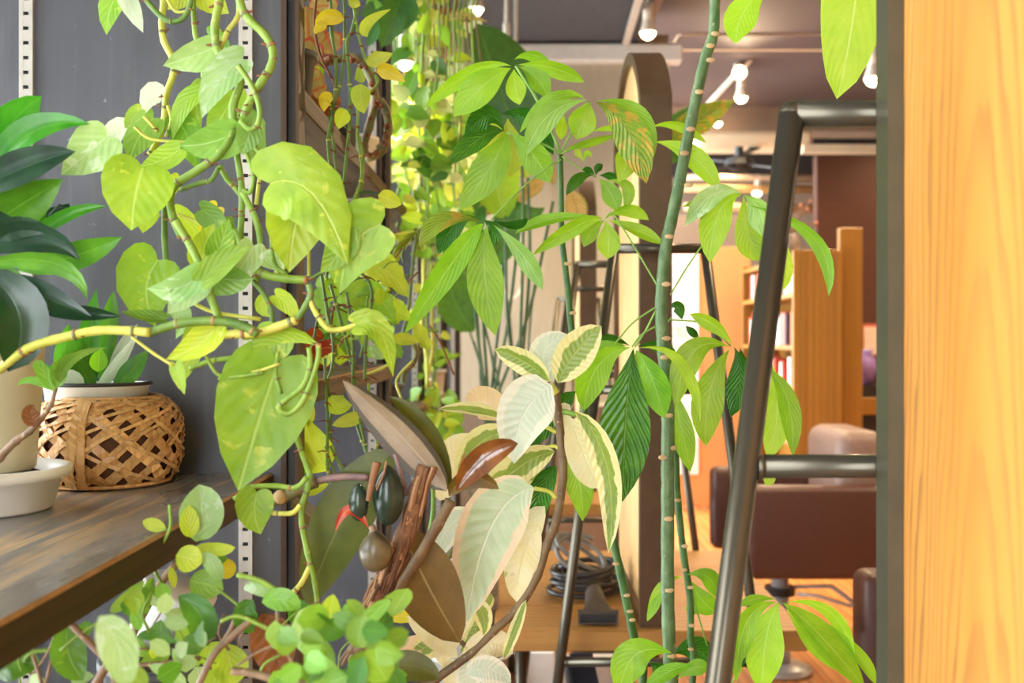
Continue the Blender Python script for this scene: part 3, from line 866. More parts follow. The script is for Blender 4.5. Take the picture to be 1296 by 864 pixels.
FINS = [1.35, 2.30, 3.25, 4.20, 5.15]
flabs = ['nearest graphite divider board with steel standards behind the pothos', 'second graphite divider board behind the thin hanging vines',
         'third graphite divider board in the dense vines', 'fourth graphite divider board far down the shelving', 'last graphite divider board near the blind']
XF = -0.296
for i, y in enumerate(FINS):
    dv = thing('divider_board', flabs[i], 'board', (-0.5, y, 0), 'divider boards of the plant shelving')
    obj('panel', MB().box((-0.78, y, 0.0005), (XF - 0.0245, y + 0.03, 2.6)), M['divider'], dv)
    obj('edge_strip', MB().box((XF - 0.024, y - 0.004, 0.0005), (XF - 0.0165, y + 0.034, 2.6)), M['post'], dv)
    obj('edge_strip', MB().box((XF - 0.0075, y - 0.004, 0.0005), (XF, y + 0.034, 2.6)), M['post'], dv)
    obj('groove', MB().box((XF - 0.0165, y + 0.006, 0.0005), (XF - 0.0075, y + 0.026, 2.6)), M['black'], dv)
    for xc in (-0.664, -0.3675 if i == 0 else -0.335):
        standard(xc, y, 0.4, 2.5, dv, zoff=0.004 + 0.003 * i)
    standard(-0.335, y + 0.036, 0.4, 2.5, dv)

def shelf(y0, y1, x1, ztop, lab, th=0.032, worn=True):
    s = thing('shelf_board', lab, 'shelf', (-0.55, (y0 + y1) / 2, ztop - th))
    obj('board', MB().bbox((-0.76, y0, ztop - th), (x1, y1, ztop), 0.0012), M['worn'] if worn else M['shelf_edge'], s)
    obj('front_face', MB().box((x1 + .0002, y0, ztop - th + .0015), (x1 + 0.0016, y1, ztop - 0.0028)), M['shelf_dark'] if worn else M['shelf_edge'], s)
    obj('worn_edge', MB().add([(x1 - .0016, y0, ztop + .0003), (x1 + .0018, y0, ztop - .0026), (x1 + .0018, y1, ztop - .0026), (x1 - .0016, y1, ztop + .0003), (x1 - .003, y0, ztop - .004), (x1 - .003, y1, ztop - .004)],
        [(0, 1, 2, 3), (0, 4, 1), (3, 2, 5)]), plain('bare_worn_wood', (176, 126, 72), 0.6, var=.15, scale=90), s)
    for yb in (y0 + 0.004, y1 - 0.018):
        obj('bracket', MB().box((-0.70, yb, ztop - th - 0.016), (-0.345, yb + 0.014, ztop - th - 0.0005)), M['zinc'], s)
    return s
ZSH = 1.119
shelf(-0.35, 1.344, -0.332, ZSH, 'worn black shelf carrying the bamboo basket at the lower left')
shelf(-0.35, 1.344, -0.332, 1.93, 'shelf above the picture from which the pothos hangs')
shelf(-0.35, 1.344, -0.36, 0.80, 'low shelf under the worn black one')
shelf(1.386, 2.294, -0.302, 1.654, 'high brown shelf slanting away behind the thin vines', worn=False)
shelf(1.386, 2.294, -0.284, 1.243, 'lower brown shelf of the second bay under the fern tangle', worn=False)
shelf(2.336, 3.244, -0.300, 1.655, 'high shelf of the third bay behind the dense vines', worn=False)
shelf(2.336, 3.244, -0.285, 1.10, 'lower shelf of the third bay', worn=False)
shelf(2.336, 3.244, -0.300, 2.45, 'topmost shelf of the third bay from which the dense vine pours', worn=False)
shelf(3.286, 4.194, -0.300, 2.62, 'topmost shelf of the fourth bay', worn=False)
shelf(3.286, 4.194, -0.295, 1.66, 'high shelf of the fourth bay', worn=False)
shelf(3.286, 4.194, -0.285, 1.08, 'lower shelf of the fourth bay with small trailing plants', worn=False)

# ================================================================== leaf and stem tools
CROP = {'A1': (0, 0), 'A2': (0, 290), 'A3': (0, 564), 'B1': (300, 0), 'B2': (300, 290), 'B3': (300, 564),
        'C1': (600, 0), 'C2': (600, 290), 'C3': (600, 564), 'D1': (850, 0), 'D2': (850, 290), 'D3': (850, 564), 'px': (0, 0)}
def XY(crop, x, y):
    ox, oy = CROP[crop]
    s = 1.0 if crop == 'px' else 2.88
    return ox + x / s, oy + y / s
def sc(crop): return 1.0 if crop == 'px' else 2.88

def leaf_mat(name, c, c2, vein, trans=(170, 220, 50), tfac=0.38, rough=0.38, lat=8, latk=0.5, latstr=0.18, midw=0.035, edge=None, edge_at=0.55, edge_noise=0.5, patch=None, patch_at=0.55, bump=0.25, spec=0.5, hue=0.02, val=0.22, lw=0.86):
    t = NT(name)
    uvn = t.n('ShaderNodeUVMap')
    sp = t.n('ShaderNodeSeparateXYZ'); t.l(uvn.outputs[0], sp.inputs[0])
    a = t.math('MULTIPLY', t.math('ABSOLUTE', t.math('SUBTRACT', sp.outputs[0], 0.5)), 2.0)
    v = sp.outputs[1]
    oi = t.n('ShaderNodeObjectInfo')
    co = t.n('ShaderNodeTexCoord').outputs['Object']
    cb = t.n('ShaderNodeVectorMath', operation='ADD'); t.l(co, cb.inputs[0])
    rv = t.n('ShaderNodeCombineXYZ')
    for i in range(3): t.l(t.math('MULTIPLY', oi.outputs['Random'], 7.0 + i), rv.inputs[i])
    t.l(rv.outputs[0], cb.inputs[1])
    nz = t.noise(cb.outputs[0], 38, 3)
    col = t.ramp(nz, [(0.32, lin(c)), (0.68, lin(c2))])
    if patch:
        pn = t.noise(cb.outputs[0], 55, 3, 0.6, 0.6)
        col = t.mix(t.ramp(pn, [(patch_at, 0.0), (patch_at + 0.06, 1.0)]), col, lin(patch))
    if edge:
        en = t.noise(t.mapping(cb.outputs[0], (1, 1, 1)), 42, 3, 0.6)
        e = t.math('ADD', a, t.math('MULTIPLY', t.math('SUBTRACT', en, 0.5), edge_noise * 2))
        col = t.mix(t.ramp(e, [(edge_at, 0.0), (edge_at + 0.07, 1.0)]), col, lin(edge))
    ph = t.math('SUBTRACT', t.math('MULTIPLY', v, float(lat)), t.math('MULTIPLY', a, latk * lat * 0.35))
    sw = t.math('SINE', t.math('MULTIPLY', ph, 2 * pi))
    ln = t.ramp(t.math('MULTIPLY_ADD', sw, 0.5, 0.5), [(lw, 0.0), (min(.99, lw + .12), 1.0)])
    mid = t.ramp(a, [(midw * 0.4, 1.0), (midw * 1.5, 0.0)])
    vf = t.math('MAXIMUM', t.math('MULTIPLY', ln, latstr), t.math('MULTIPLY', mid, 0.8))
    col = t.mix(vf, col, lin(vein))
    hs = t.n('ShaderNodeHueSaturation')
    t.l(t.math('MULTIPLY_ADD', oi.outputs['Random'], hue * 2, 0.5 - hue), hs.inputs['Hue'])
    r2 = t.math('FRACT', t.math('MULTIPLY', oi.outputs['Random'], 17.3))
    t.l(t.math('MULTIPLY_ADD', r2, val * 2, 1 - val), hs.inputs['Value'])
    t.l(col, hs.inputs['Color'])
    t.l(hs.outputs[0], t.bsdf.inputs['Base Color'])
    t.bsdf.inputs['Roughness'].default_value = rough
    t.bsdf.inputs['Specular IOR Level'].default_value = spec
    bh = t.math('ADD', t.math('MULTIPLY', sw, min(0.5, latstr * 2.6)), t.math('MULTIPLY', mid, -1.5))
    nrm = t.bump(t.math('ADD', bh, t.math('MULTIPLY', nz, 0.7)), bump, 0.004)
    tl = t.n('ShaderNodeBsdfTranslucent')
    t.l(t.mix(0.6, hs.outputs[0], lin(trans)), tl.inputs[0])
    t.l(nrm, tl.inputs['Normal'])
    mx = t.n('ShaderNodeMixShader'); mx.inputs[0].default_value = tfac
    t.l(t.bsdf.outputs[0], mx.inputs[1]); t.l(tl.outputs[0], mx.inputs[2]); t.l(mx.outputs[0], t.out.inputs[0])
    return t.m

LM = {
 'poth': leaf_mat('pothos_green', (126, 172, 40), (160, 198, 62), (190, 216, 110), trans=(190, 226, 40), patch=(198, 214, 84), patch_at=0.62, lat=5, latk=1.6, latstr=.05),
 'pothd': leaf_mat('pothos_deep', (84, 130, 32), (116, 160, 46), (150, 192, 96), patch=(150, 180, 60), patch_at=0.6, lat=5, latk=1.6, latstr=.05),
 'pale': leaf_mat('pothos_pale', (150, 190, 110), (184, 214, 144), (206, 230, 180), trans=(190, 230, 120), patch=(206, 226, 186), patch_at=0.58, lat=5, latk=1.6, latstr=.05, rough=.32),
 'white': leaf_mat('leaf_white', (204, 220, 188), (224, 234, 210), (238, 242, 230), trans=(230, 240, 200), lat=5, latk=1.6, latstr=.04),
 'teal': leaf_mat('leaf_teal', (120, 168, 66), (152, 194, 98), (190, 220, 150), hue=.006, trans=(170, 220, 80), lat=5, latk=1.6, latstr=.05, rough=.3),
 'lime': leaf_mat('leaf_lime', (170, 202, 38), (200, 220, 62), (222, 232, 120), trans=(220, 236, 50), lat=5, latk=1.6, latstr=.05),
 'yellow': leaf_mat('leaf_yellow', (226, 206, 34), (240, 220, 60), (246, 234, 130), trans=(250, 230, 40), lat=5, latk=1.4, latstr=.05, hue=.012),
 'drac': leaf_mat('dracaena_green', (60, 128, 24), (94, 162, 44), (120, 180, 70), trans=(90, 190, 40), lat=2, latk=0, latstr=0, rough=.28, bump=.08, tfac=.28),
 'dracd': leaf_mat('dracaena_dark', (14, 46, 26), (26, 66, 34), (40, 86, 48), trans=(40, 110, 30), lat=2, latk=0, latstr=0, rough=.25, bump=.08, tfac=.12, spec=.6),
 'pach': leaf_mat('money_tree_green', (118, 174, 30), (148, 198, 48), (190, 220, 120), trans=(176, 228, 20), lat=11, latk=.9, latstr=.09, tfac=.48, bump=.16),
 'pachl': leaf_mat('money_tree_light', (152, 204, 36), (178, 218, 62), (206, 232, 130), trans=(190, 238, 20), lat=11, latk=.9, latstr=.08, tfac=.54, bump=.16),
 'pachd': leaf_mat('money_tree_dark', (44, 104, 20), (76, 138, 30), (132, 176, 80), trans=(90, 180, 30), lat=11, latk=.9, latstr=.14, tfac=.25, rough=.26, bump=.9),
 'pachy': leaf_mat('money_tree_bronze', (112, 158, 44), (140, 176, 56), (220, 216, 120), trans=(190, 210, 40), lat=11, latk=.9, latstr=.1, tfac=.35, patch=(206, 168, 64), patch_at=.5, bump=.9, rough=.3),
 'rub': leaf_mat('rubber_olive', (82, 88, 20), (104, 106, 30), (120, 116, 56), trans=(110, 110, 30), lat=14, latk=.4, latstr=.012, tfac=.16, rough=.34, bump=.1, spec=.3),
 'rubb': leaf_mat('rubber_brown', (94, 74, 26), (112, 88, 36), (150, 132, 84), trans=(120, 96, 40), lat=14, latk=.4, latstr=.012, tfac=.12, rough=.4, bump=.1, spec=.3),
 'rubt': leaf_mat('rubber_tan_back', (150, 130, 100), (176, 158, 124), (190, 172, 140), trans=(150, 120, 70), lat=14, latk=.4, latstr=.012, tfac=.12, rough=.4, edge=(74, 66, 44), edge_at=.62, edge_noise=.05, bump=.1),
 'bronze': leaf_mat('rubber_bronze_gloss', (96, 54, 22), (140, 84, 34), (90, 50, 20), trans=(160, 80, 30), tfac=.08, rough=.12, lat=14, latk=.4, latstr=.0, bump=.5, spec=.8),
 'varg': leaf_mat('ficus_cream_edge', (112, 148, 52), (142, 172, 70), (190, 206, 110), trans=(226, 226, 120), lat=12, latk=.4, latstr=.08, edge=(246, 236, 170), edge_at=.5, edge_noise=.45, rough=.3, val=.06, hue=.005),
 'varw': leaf_mat('ficus_white', (206, 222, 196), (226, 236, 214), (240, 246, 228), trans=(240, 244, 210), lat=12, latk=.4, latstr=.12, edge=(248, 244, 222), edge_at=.62, edge_noise=.3, rough=.28, val=.05, hue=.005),
 'varc': leaf_mat('ficus_cream', (246, 234, 178), (250, 242, 204), (244, 236, 180), trans=(252, 244, 180), lat=12, latk=.4, latstr=.05, patch=(170, 192, 96), patch_at=.66, rough=.32, val=.05, hue=.006),
 'varp': leaf_mat('ficus_peach', (238, 206, 156), (246, 224, 184), (250, 236, 204), trans=(250, 214, 150), lat=12, latk=.4, latstr=.1, patch=(170, 182, 104), patch_at=.64, rough=.34, val=.05, hue=.006),
 'varh': leaf_mat('ficus_half_pink', (178, 204, 156), (206, 222, 186), (240, 244, 220), trans=(232, 232, 180), lat=12, latk=.4, latstr=.14, edge=(244, 216, 178), edge_at=.72, edge_noise=.3, rough=.3, val=.04, hue=.004),
 'small': leaf_mat('small_leaf_green', (112, 162, 44), (146, 192, 70), (170, 210, 110), lat=4, latk=1, latstr=.04, rough=.32),
 'smalld': leaf_mat('small_leaf_dark', (38, 96, 28), (64, 130, 40), (110, 164, 70), lat=4, latk=1, latstr=.04, rough=.3, patch=(140, 170, 40), patch_at=.66),
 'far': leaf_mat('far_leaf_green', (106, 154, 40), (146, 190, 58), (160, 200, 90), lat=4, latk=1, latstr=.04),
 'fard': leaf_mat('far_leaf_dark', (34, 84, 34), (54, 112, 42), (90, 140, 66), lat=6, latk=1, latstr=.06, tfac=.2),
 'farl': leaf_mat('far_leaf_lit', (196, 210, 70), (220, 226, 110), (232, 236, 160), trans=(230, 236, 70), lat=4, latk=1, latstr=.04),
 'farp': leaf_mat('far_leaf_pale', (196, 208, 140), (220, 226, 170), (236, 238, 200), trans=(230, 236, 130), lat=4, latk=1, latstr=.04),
 'stripe': leaf_mat('striped_tan_leaf', (214, 180, 104), (232, 204, 132), (96, 110, 50), trans=(240, 200, 90), lat=10, latk=.8, latstr=.75, lw=.55, midw=.07, bump=.3, edge=(120, 140, 50), edge_at=.8, edge_noise=.1),
 'silver': leaf_mat('silver_stripe_leaf', (150, 178, 186), (186, 206, 212), (40, 86, 70), trans=(120, 180, 120), lat=11, latk=.8, latstr=.6, lw=.5, midw=.05, tfac=.15, edge=(40, 92, 60), edge_at=.68, edge_noise=.1),
 'begonia': leaf_mat('begonia_leaf', (126, 140, 70), (166, 170, 100), (186, 70, 56), trans=(210, 150, 70), lat=6, latk=2, latstr=.25, edge=(176, 56, 40), edge_at=.74, edge_noise=.2, midw=.08),
 'brown': leaf_mat('dry_brown_leaf', (120, 70, 28), (150, 92, 40), (96, 54, 22), trans=(170, 90, 30), tfac=.2, rough=.5, lat=6, latk=.6, latstr=.2, hue=.01),
 'red': leaf_mat('red_bract', (160, 44, 22), (196, 80, 36), (220, 190, 70), trans=(220, 80, 30), tfac=.2, lat=3, latk=0, latstr=0),
}
def stem_mat(name, c, c2, scar=None, rough=.5, sc_=60, at=.62):
    t = NT(name)
    co = t.n('ShaderNodeTexCoord').outputs['Object']
    f = t.noise(t.mapping(co, (1, 1, .5)), sc_, 4)
    col = t.ramp(f, [(.3, lin(c)), (.7, lin(c2))])
    if scar:
        g = t.noise(co, sc_ * 2.4, 2)
        col = t.mix(t.ramp(g, [(at, 0.0), (at + .06, 1.0)]), col, lin(scar))
    t.l(col, t.bsdf.inputs['Base Color'])
    t.bsdf.inputs['Roughness'].default_value = rough
    t.bump(f, .3, .003)
    return t.m
SM = {
 'vine': stem_mat('vine_green', (108, 144, 44), (146, 176, 66), (190, 190, 110), at=.66),
 'viney': stem_mat('vine_yellow', (186, 190, 70), (214, 214, 104), (190, 170, 90), at=.68),
 'vined': stem_mat('vine_deep', (80, 116, 40), (116, 148, 58), (150, 140, 80), at=.66),
 'pst': stem_mat('money_tree_bark', (62, 94, 46), (106, 130, 80), (180, 176, 136), at=.68, sc_=80),
 'pstd': stem_mat('money_tree_bark_deep', (46, 84, 28), (76, 114, 44), (160, 160, 110), at=.7, sc_=80),
 'scar': plain('leaf_scar', (206, 172, 124), .7),
 'pet': stem_mat('petiole_green', (112, 160, 62), (146, 186, 84)),
 'petd': stem_mat('petiole_dark', (44, 80, 38), (70, 110, 54)),
 'bark': stem_mat('ficus_bark', (96, 74, 46), (134, 108, 70), (176, 146, 106), at=.64),
 'barkg': stem_mat('ficus_green_bark', (92, 92, 54), (124, 122, 74), (150, 110, 70), at=.62),
 'fibre': stem_mat('fibrous_bark', (92, 58, 34), (146, 102, 66), (182, 138, 98), at=.6, rough=.8),
 'twig': stem_mat('twig_brown', (112, 88, 62), (160, 130, 100), (190, 158, 124), at=.66),
 'purple': stem_mat('purple_stem', (120, 96, 96), (150, 118, 112)),
 'knob': stem_mat('knobby_stem', (96, 106, 56), (140, 138, 84), (166, 116, 70), at=.54),
 'hook': plain('brown_hook', (132, 78, 36), .7),
 'strel': stem_mat('dark_stalk', (46, 74, 44), (72, 104, 62)),
}
SOIL = plain('dark_soil', (64, 50, 40), .95, var=.25, scale=120, bump=.6)

def prof(kind, t):
    if kind == 'heart':
        return (0.34 + 0.66 * sin(pi * min(1, (t + .18) / .95) ** .9) ** .8) * (1 - t ** 3.2) ** .8 if t < 1 else 0.0
    if kind == 'lance': return sin(pi * t ** .92) ** .85 * (1 - .12 * t) if 0 < t < 1 else 0.0
    if kind == 'oblan': return sin(pi * t ** 1.45) ** .85 if 0 < t < 1 else 0.0          # widest beyond the middle
    if kind == 'ellip': return sin(pi * t ** .95) ** .62 if 0 < t < 1 else 0.0
    if kind == 'ovate': return sin(pi * t ** .72) ** .72 if 0 < t < 1 else 0.0
    if kind == 'strap': return min(1, t * 5) ** .5 * (1 - t ** 4) ** .7 if t < 1 else 0.0
    if kind == 'round': return sqrt(max(0, 1 - (2 * t - 1) ** 2))
    if kind == 'frill': return sqrt(max(0, 1 - (2 * t - 1) ** 2)) * (1 + .12 * sin(t * 40))
    if kind == 'lobed': return sin(pi * t ** .8) ** .6 * (0.40 + .60 * abs(sin(t * 11 + .5)) ** .6) if 0 < t < 1 else 0.0
    return sin(pi * t)

def leaf_mesh(C, n0, w, kind, fold, wave, nv, nu=4, curl=0.0, seed=0):
    """C: centre line; w: full width in metres; returns vertices, faces, uvs"""
    L = sum((C[i + 1] - C[i]).length for i in range(len(C) - 1))
    vs, uvs, fs = [], [], []
    m = len(C)
    rng = random.Random(seed)
    ph = rng.uniform(0, 6.28)
    us = [(-1 + 2 * j / nu) for j in range(nu + 1)]
    if kind == 'heart':
        def at(y):
            if y <= 0: return C[0] + (C[1] - C[0]).normalized() * (y * L)
            f = min(y, 1.0) * (m - 1); i = min(int(f), m - 2); g = f - i
            return C[i].lerp(C[i + 1], g)
        def frame(y):
            f = min(max(y, 0.0), 1.0) * (m - 1); i = min(int(f), m - 2)
            T = (C[i + 1] - C[i]).normalized(); S = T.cross(n0)
            if S.length < 1e-5: S = T.orthogonal()
            S.normalize()
            return S, S.cross(T).normalized()
        for i in range(m):
            t = (i / (m - 1)) ** 1.15
            xe = 1.416 * (3 * (1 - t) ** 2 * t * .30 + 3 * (1 - t) * t * t * .62) * w
            ye = 3 * (1 - t) ** 2 * t * (-.42) + 3 * (1 - t) * t * t * .42 + t ** 3
            for u in us:
                au = abs(u)
                y = t + (ye - t) * au
                S, N = frame(y)
                p = at(y) + S * ((1 if u > 0 else -1) * au * xe) + N * (fold * au * xe - curl * au * au * xe + wave * w * au * sin(t * 15 + ph + (u > 0) * 1.3))
                vs.append(p); uvs.append((.5 + u / 2 * min(1.0, xe / (w * .5) + .05), max(0, min(1, y))))
        k = nu + 1
        for i in range(m - 1):
            for j in range(nu):
                fs.append((i * k + j, i * k + j + 1, (i + 1) * k + j + 1, (i + 1) * k + j))
        return vs, fs, uvs
    for i in range(m):
        t = i / (m - 1)
        T = (C[min(i + 1, m - 1)] - C[max(i - 1, 0)]).normalized()
        S = T.cross(n0)
        if S.length < 1e-5: S = T.orthogonal()
        S.normalize()
        N = S.cross(T).normalized()
        h = max(prof(kind, t), 0.0) * w * .5
        for u in us:
            back = 0.0
            if kind == 'heart': back = -0.20 * L * (abs(u) ** 1.3) * max(0, 1 - t * 2.2)
            if kind == 'lobed': back = -0.12 * L * abs(u) * max(0, 1 - t * 1.5)
            p = C[i] + S * (u * h) + N * (fold * abs(u) * h - curl * u * u * h) + T * back
            p = p + N * (wave * w * abs(u) * sin(t * 15 + ph + (u > 0) * 1.3))
            vs.append(p); uvs.append((.5 + u / 2, t))
    k = nu + 1
    for i in range(m - 1):
        for j in range(nu):
            fs.append((i * k + j, i * k + j + 1, (i + 1) * k + j + 1, (i + 1) * k + j))
    return vs, fs, uvs

LSEED = [0]
def LF(pl, crop, pts, w, mat, d, kind='heart', roll=0, fold=.16, wave=.012, tilt=(0, 0, 0), nv=9, curl=0.0, name='leaf'):
    """one leaf traced by its midrib (2-3 points, base to tip) at depth d"""
    if len(pts) == 2: pts = [pts[0], ((pts[0][0] + pts[1][0]) / 2, (pts[0][1] + pts[1][1]) / 2), pts[1]]
    q = []
    for (x, y), dz in zip(pts, tilt):
        X, Y = XY(crop, x, y); q.append(P(X, Y, d + dz))
    a, m, b = q
    c = m * 2 - (a + b) / 2            # quadratic control point through the middle
    C = [a * (1 - t) ** 2 + c * 2 * t * (1 - t) + b * t * t for t in [i / nv for i in range(nv + 1)]]
    T = (b - a).normalized()
    n0 = (Vector((0, 0, EYE)) - m).normalized()
    n0 = Matrix.Rotation(radians(roll), 3, T) @ n0
    W = w / sc(crop) / FP * d
    LSEED[0] += 1
    # a shallow arch along the blade so that no leaf is flat
    Lg = (b - a).length
    rng = random.Random(LSEED[0])
    arch = rng.uniform(-.02, .07) * Lg
    C = [p + n0 * arch * sin(pi * i / nv) for i, p in enumerate(C)]
    vs, fs, uvs = leaf_mesh(C, n0, W, kind, fold, wave, nv, curl=curl, seed=LSEED[0])
    return obj(name, MB().add(vs, fs, uvs), LM[mat], pl, True, at=a)

def ST(pl, crop, pts, w, mat, d, name='stem', n=8, k=5, d2=None, knots=0, taper=None, extra=None, pre=None):
    """stem traced through points; w = width in crop pixels; d2 = depth at its far end"""
    q = []
    for i, (x, y) in enumerate(pts):
        X, Y = XY(crop, x, y)
        dd = d if d2 is None else d + (d2 - d) * i / (len(pts) - 1)
        q.append(P(X, Y, dd))
    if extra: q += [Vector(e) for e in extra]
    if pre: q = [Vector(e) for e in pre] + q
    path = smooth_path(q, k)
    r = w / 2 / sc(crop) / FP * d
    m = len(path)
    rad = []
    for i in range(m):
        t = i / max(1, m - 1)
        rr = r * ((1 - t) + t * (taper if taper is not None else 1.0))
        if knots and i % k == 0: rr *= 1 + knots
        rad.append(rr)
    return obj(name, MB().tube(path, rad, n), SM[mat], pl, True, at=q[0])

UNIT = {}
def FL(pl, base, axis, normal, L, W, mat, kind='heart', name='leaf'):
    """a filler leaf sharing one of four meshes per shape and material"""
    key = (kind, mat, random.randrange(4))
    if key not in UNIT:
        bend = random.uniform(.05, .22)
        nv = 6
        C = [Vector((0, i / nv, -bend * (i / nv) ** 2)) for i in range(nv + 1)]
        vs, fs, uvs = leaf_mesh(C, Vector((0, 0, 1)), 1.0, kind, random.uniform(.1, .4), .03, nv, 2 if kind != 'heart' else 4, seed=random.randrange(999))
        me = bpy.data.meshes.new('leaf_blade')
        me.from_pydata([tuple(v) for v in vs], [], fs)
        uv = me.uv_layers.new(name='UVMap')
        for lpi, lo in enumerate(me.loops): uv.data[lpi].uv = uvs[lo.vertex_index]
        me.polygons.foreach_set('use_smooth', [True] * len(me.polygons))
        me.materials.append(LM[mat])
        UNIT[key] = me
    o = bpy.data.objects.new(name, UNIT[key])
    COL.objects.link(o); o.parent = pl
    A = axis.normalized(); S = A.cross(normal)
    if S.length < 1e-4: S = A.orthogonal()
    S.normalize(); N = S.cross(A)
    Mx = Matrix((S * W, A * L, N * L)).transposed().to_4x4()
    Mx.translation = base - wloc(pl)
    o.matrix_local = Mx
    return o

def pot(pl, c, r, h, mat, name='pot', rim=0.004, soil=True, flare=.82, n=28):
    obj(name, MB().lathe([(r * flare * .96, 0.0006), (r * flare, .004), (r * .97, h - .012), (r + rim, h - .010), (r + rim, h), (r - .004, h), (r - .008, h - .02), (r * flare * .9, .012)], c, n), mat, pl, True)
    if soil: obj('soil', MB().lathe([(0.001, h - .03), (r - .01, h - .03), (r - .012, h - .022), (r * .5, h - .016), (0.001, h - .014)], c, n), SOIL, pl, True)

# ================================================================== pots, saucer and basket on the worn shelf
CREAM = plain('cream_plastic', (226, 218, 184), .5, var=.05, scale=6)
WHITEP = plain('white_plastic', (236, 234, 224), .4, var=.03)
RIMB = plain('dark_rim', (52, 50, 50), .4)
TERRA = plain('terracotta', (170, 104, 62), .8, var=.1)
GREYP = plain('grey_plastic_pot', (74, 78, 76), .5)

# shallow bowl with bark chips
bc_ = Vector((P(-18, 0, 1.05).x, 1.05, ZSH))
bowl = thing('shallow_bowl', 'shallow cream bowl with bark chips at the left end of the shelf', 'bowl', bc_)
obj('bowl', MB().lathe([(.062, .0006), (.066, .004), (.074, .034), (.083, .036), (.084, .046), (.079, .047), (.072, .040), (.06, .012), (.001, .010)], bc_, 40), WHITEP, bowl, True)
obj('bark_chips', MB().lathe([(.001, .0105), (.058, .0125), (.0685, .034), (.05, .040), (.001, .038)], bc_, 20), SOIL, bowl, True)

# dracaena in the tall cream pot standing in the bowl
DR = thing('dracaena', 'broad dark-leaved houseplant in a tall cream pot at the left picture edge', 'plant', bc_ + Vector((-.012, .012, .0475)))
pc = bc_ + Vector((-.012, .012, .040))
obj('pot', MB().lathe([(.050, .0006), (.054, .004), (.066, .170), (.070, .172), (.071, .182), (.066, .182), (.062, .165), (.05, .02)], pc, 36), CREAM, DR, True)
obj('soil', MB().lathe([(.001, .150), (.060, .150), (.061, .158), (.001, .162)], pc, 20), SOIL, DR, True)
obj('stem', MB().tube([pc + Vector((0, 0, .16)), pc + Vector((.0, -.01, .20)), pc + Vector((.0, -.02, .30))], [.014, .012, .008], 8), SM['vined'], DR, True)
D = lambda crop, pts, w, mat, **k: LF(DR, crop, pts, w, mat, k.pop('d', .96), k.pop('kind', 'lance'), **k)
D('A1', [(-120, 760), (10, 500), (152, 350)], 190, 'drac', roll=15, fold=.3, tilt=(.05, 0, 0))
D('A1', [(-60, 700), (110, 505), (330, 452)], 120, 'drac', roll=-30, fold=.45)
D('A1', [(-140, 720), (90, 610), (275, 552)], 140, 'dracd', roll=-20, fold=.35, d=.94)
D('A1', [(-100, 860), (70, 750), (228, 652)], 170, 'drac', roll=10, fold=.3, d=.97)
D('A1', [(60, 910), (240, 795), (392, 752)], 55, 'drac', roll=-20, fold=.5, d=.98)
D('A1', [(120, 880), (150, 800), (164, 735)], 30, 'drac', d=.99)
D('A2', [(-120, 90), (120, 30), (292, 112)], 120, 'dracd', d=.93, fold=.3)
D('A2', [(60, 150), (280, 95), (445, 28)], 110, 'drac', d=.97, fold=.3)
D('A2', [(-80, 130), (200, 120), (318, 255)], 80, 'drac', d=.92, fold=.4, roll=25)
D('A2', [(0, 170), (150, 245), (335, 318)], 110, 'dracd', d=.92, fold=.3, roll=-15)
D('A2', [(-60, 150), (70, 320), (30, 520)], 200, 'dracd', d=.90, fold=.2, kind='ellip')
D('A2', [(120, 295), (300, 305), (438, 318)], 60, 'dracd', d=.95, fold=.5)
D('A2', [(-90, 160), (40, 200), (120, 330)], 110, 'drac', d=.97, fold=.3)
D('A2', [(-120, 20), (-40, -20), (60, -30)], 120, 'dracd', d=.95)
D('A1', [(-60, 880), (60, 830), (200, 845)], 90, 'dracd', d=.93)

for i in range(13):        # the far and left side of the crown
    a = 1.4 + i * .28
    b = pc + Vector((0, -.012, .20 + .008 * i))
    FL(DR, b, Vector((cos(a), sin(a) * .8, .75 - .07 * i)), Vector((-cos(a) * .5, -sin(a) * .5, .9)), random.uniform(.13, .19), random.uniform(.038, .052), 'drac' if i % 3 else 'dracd', 'lance')

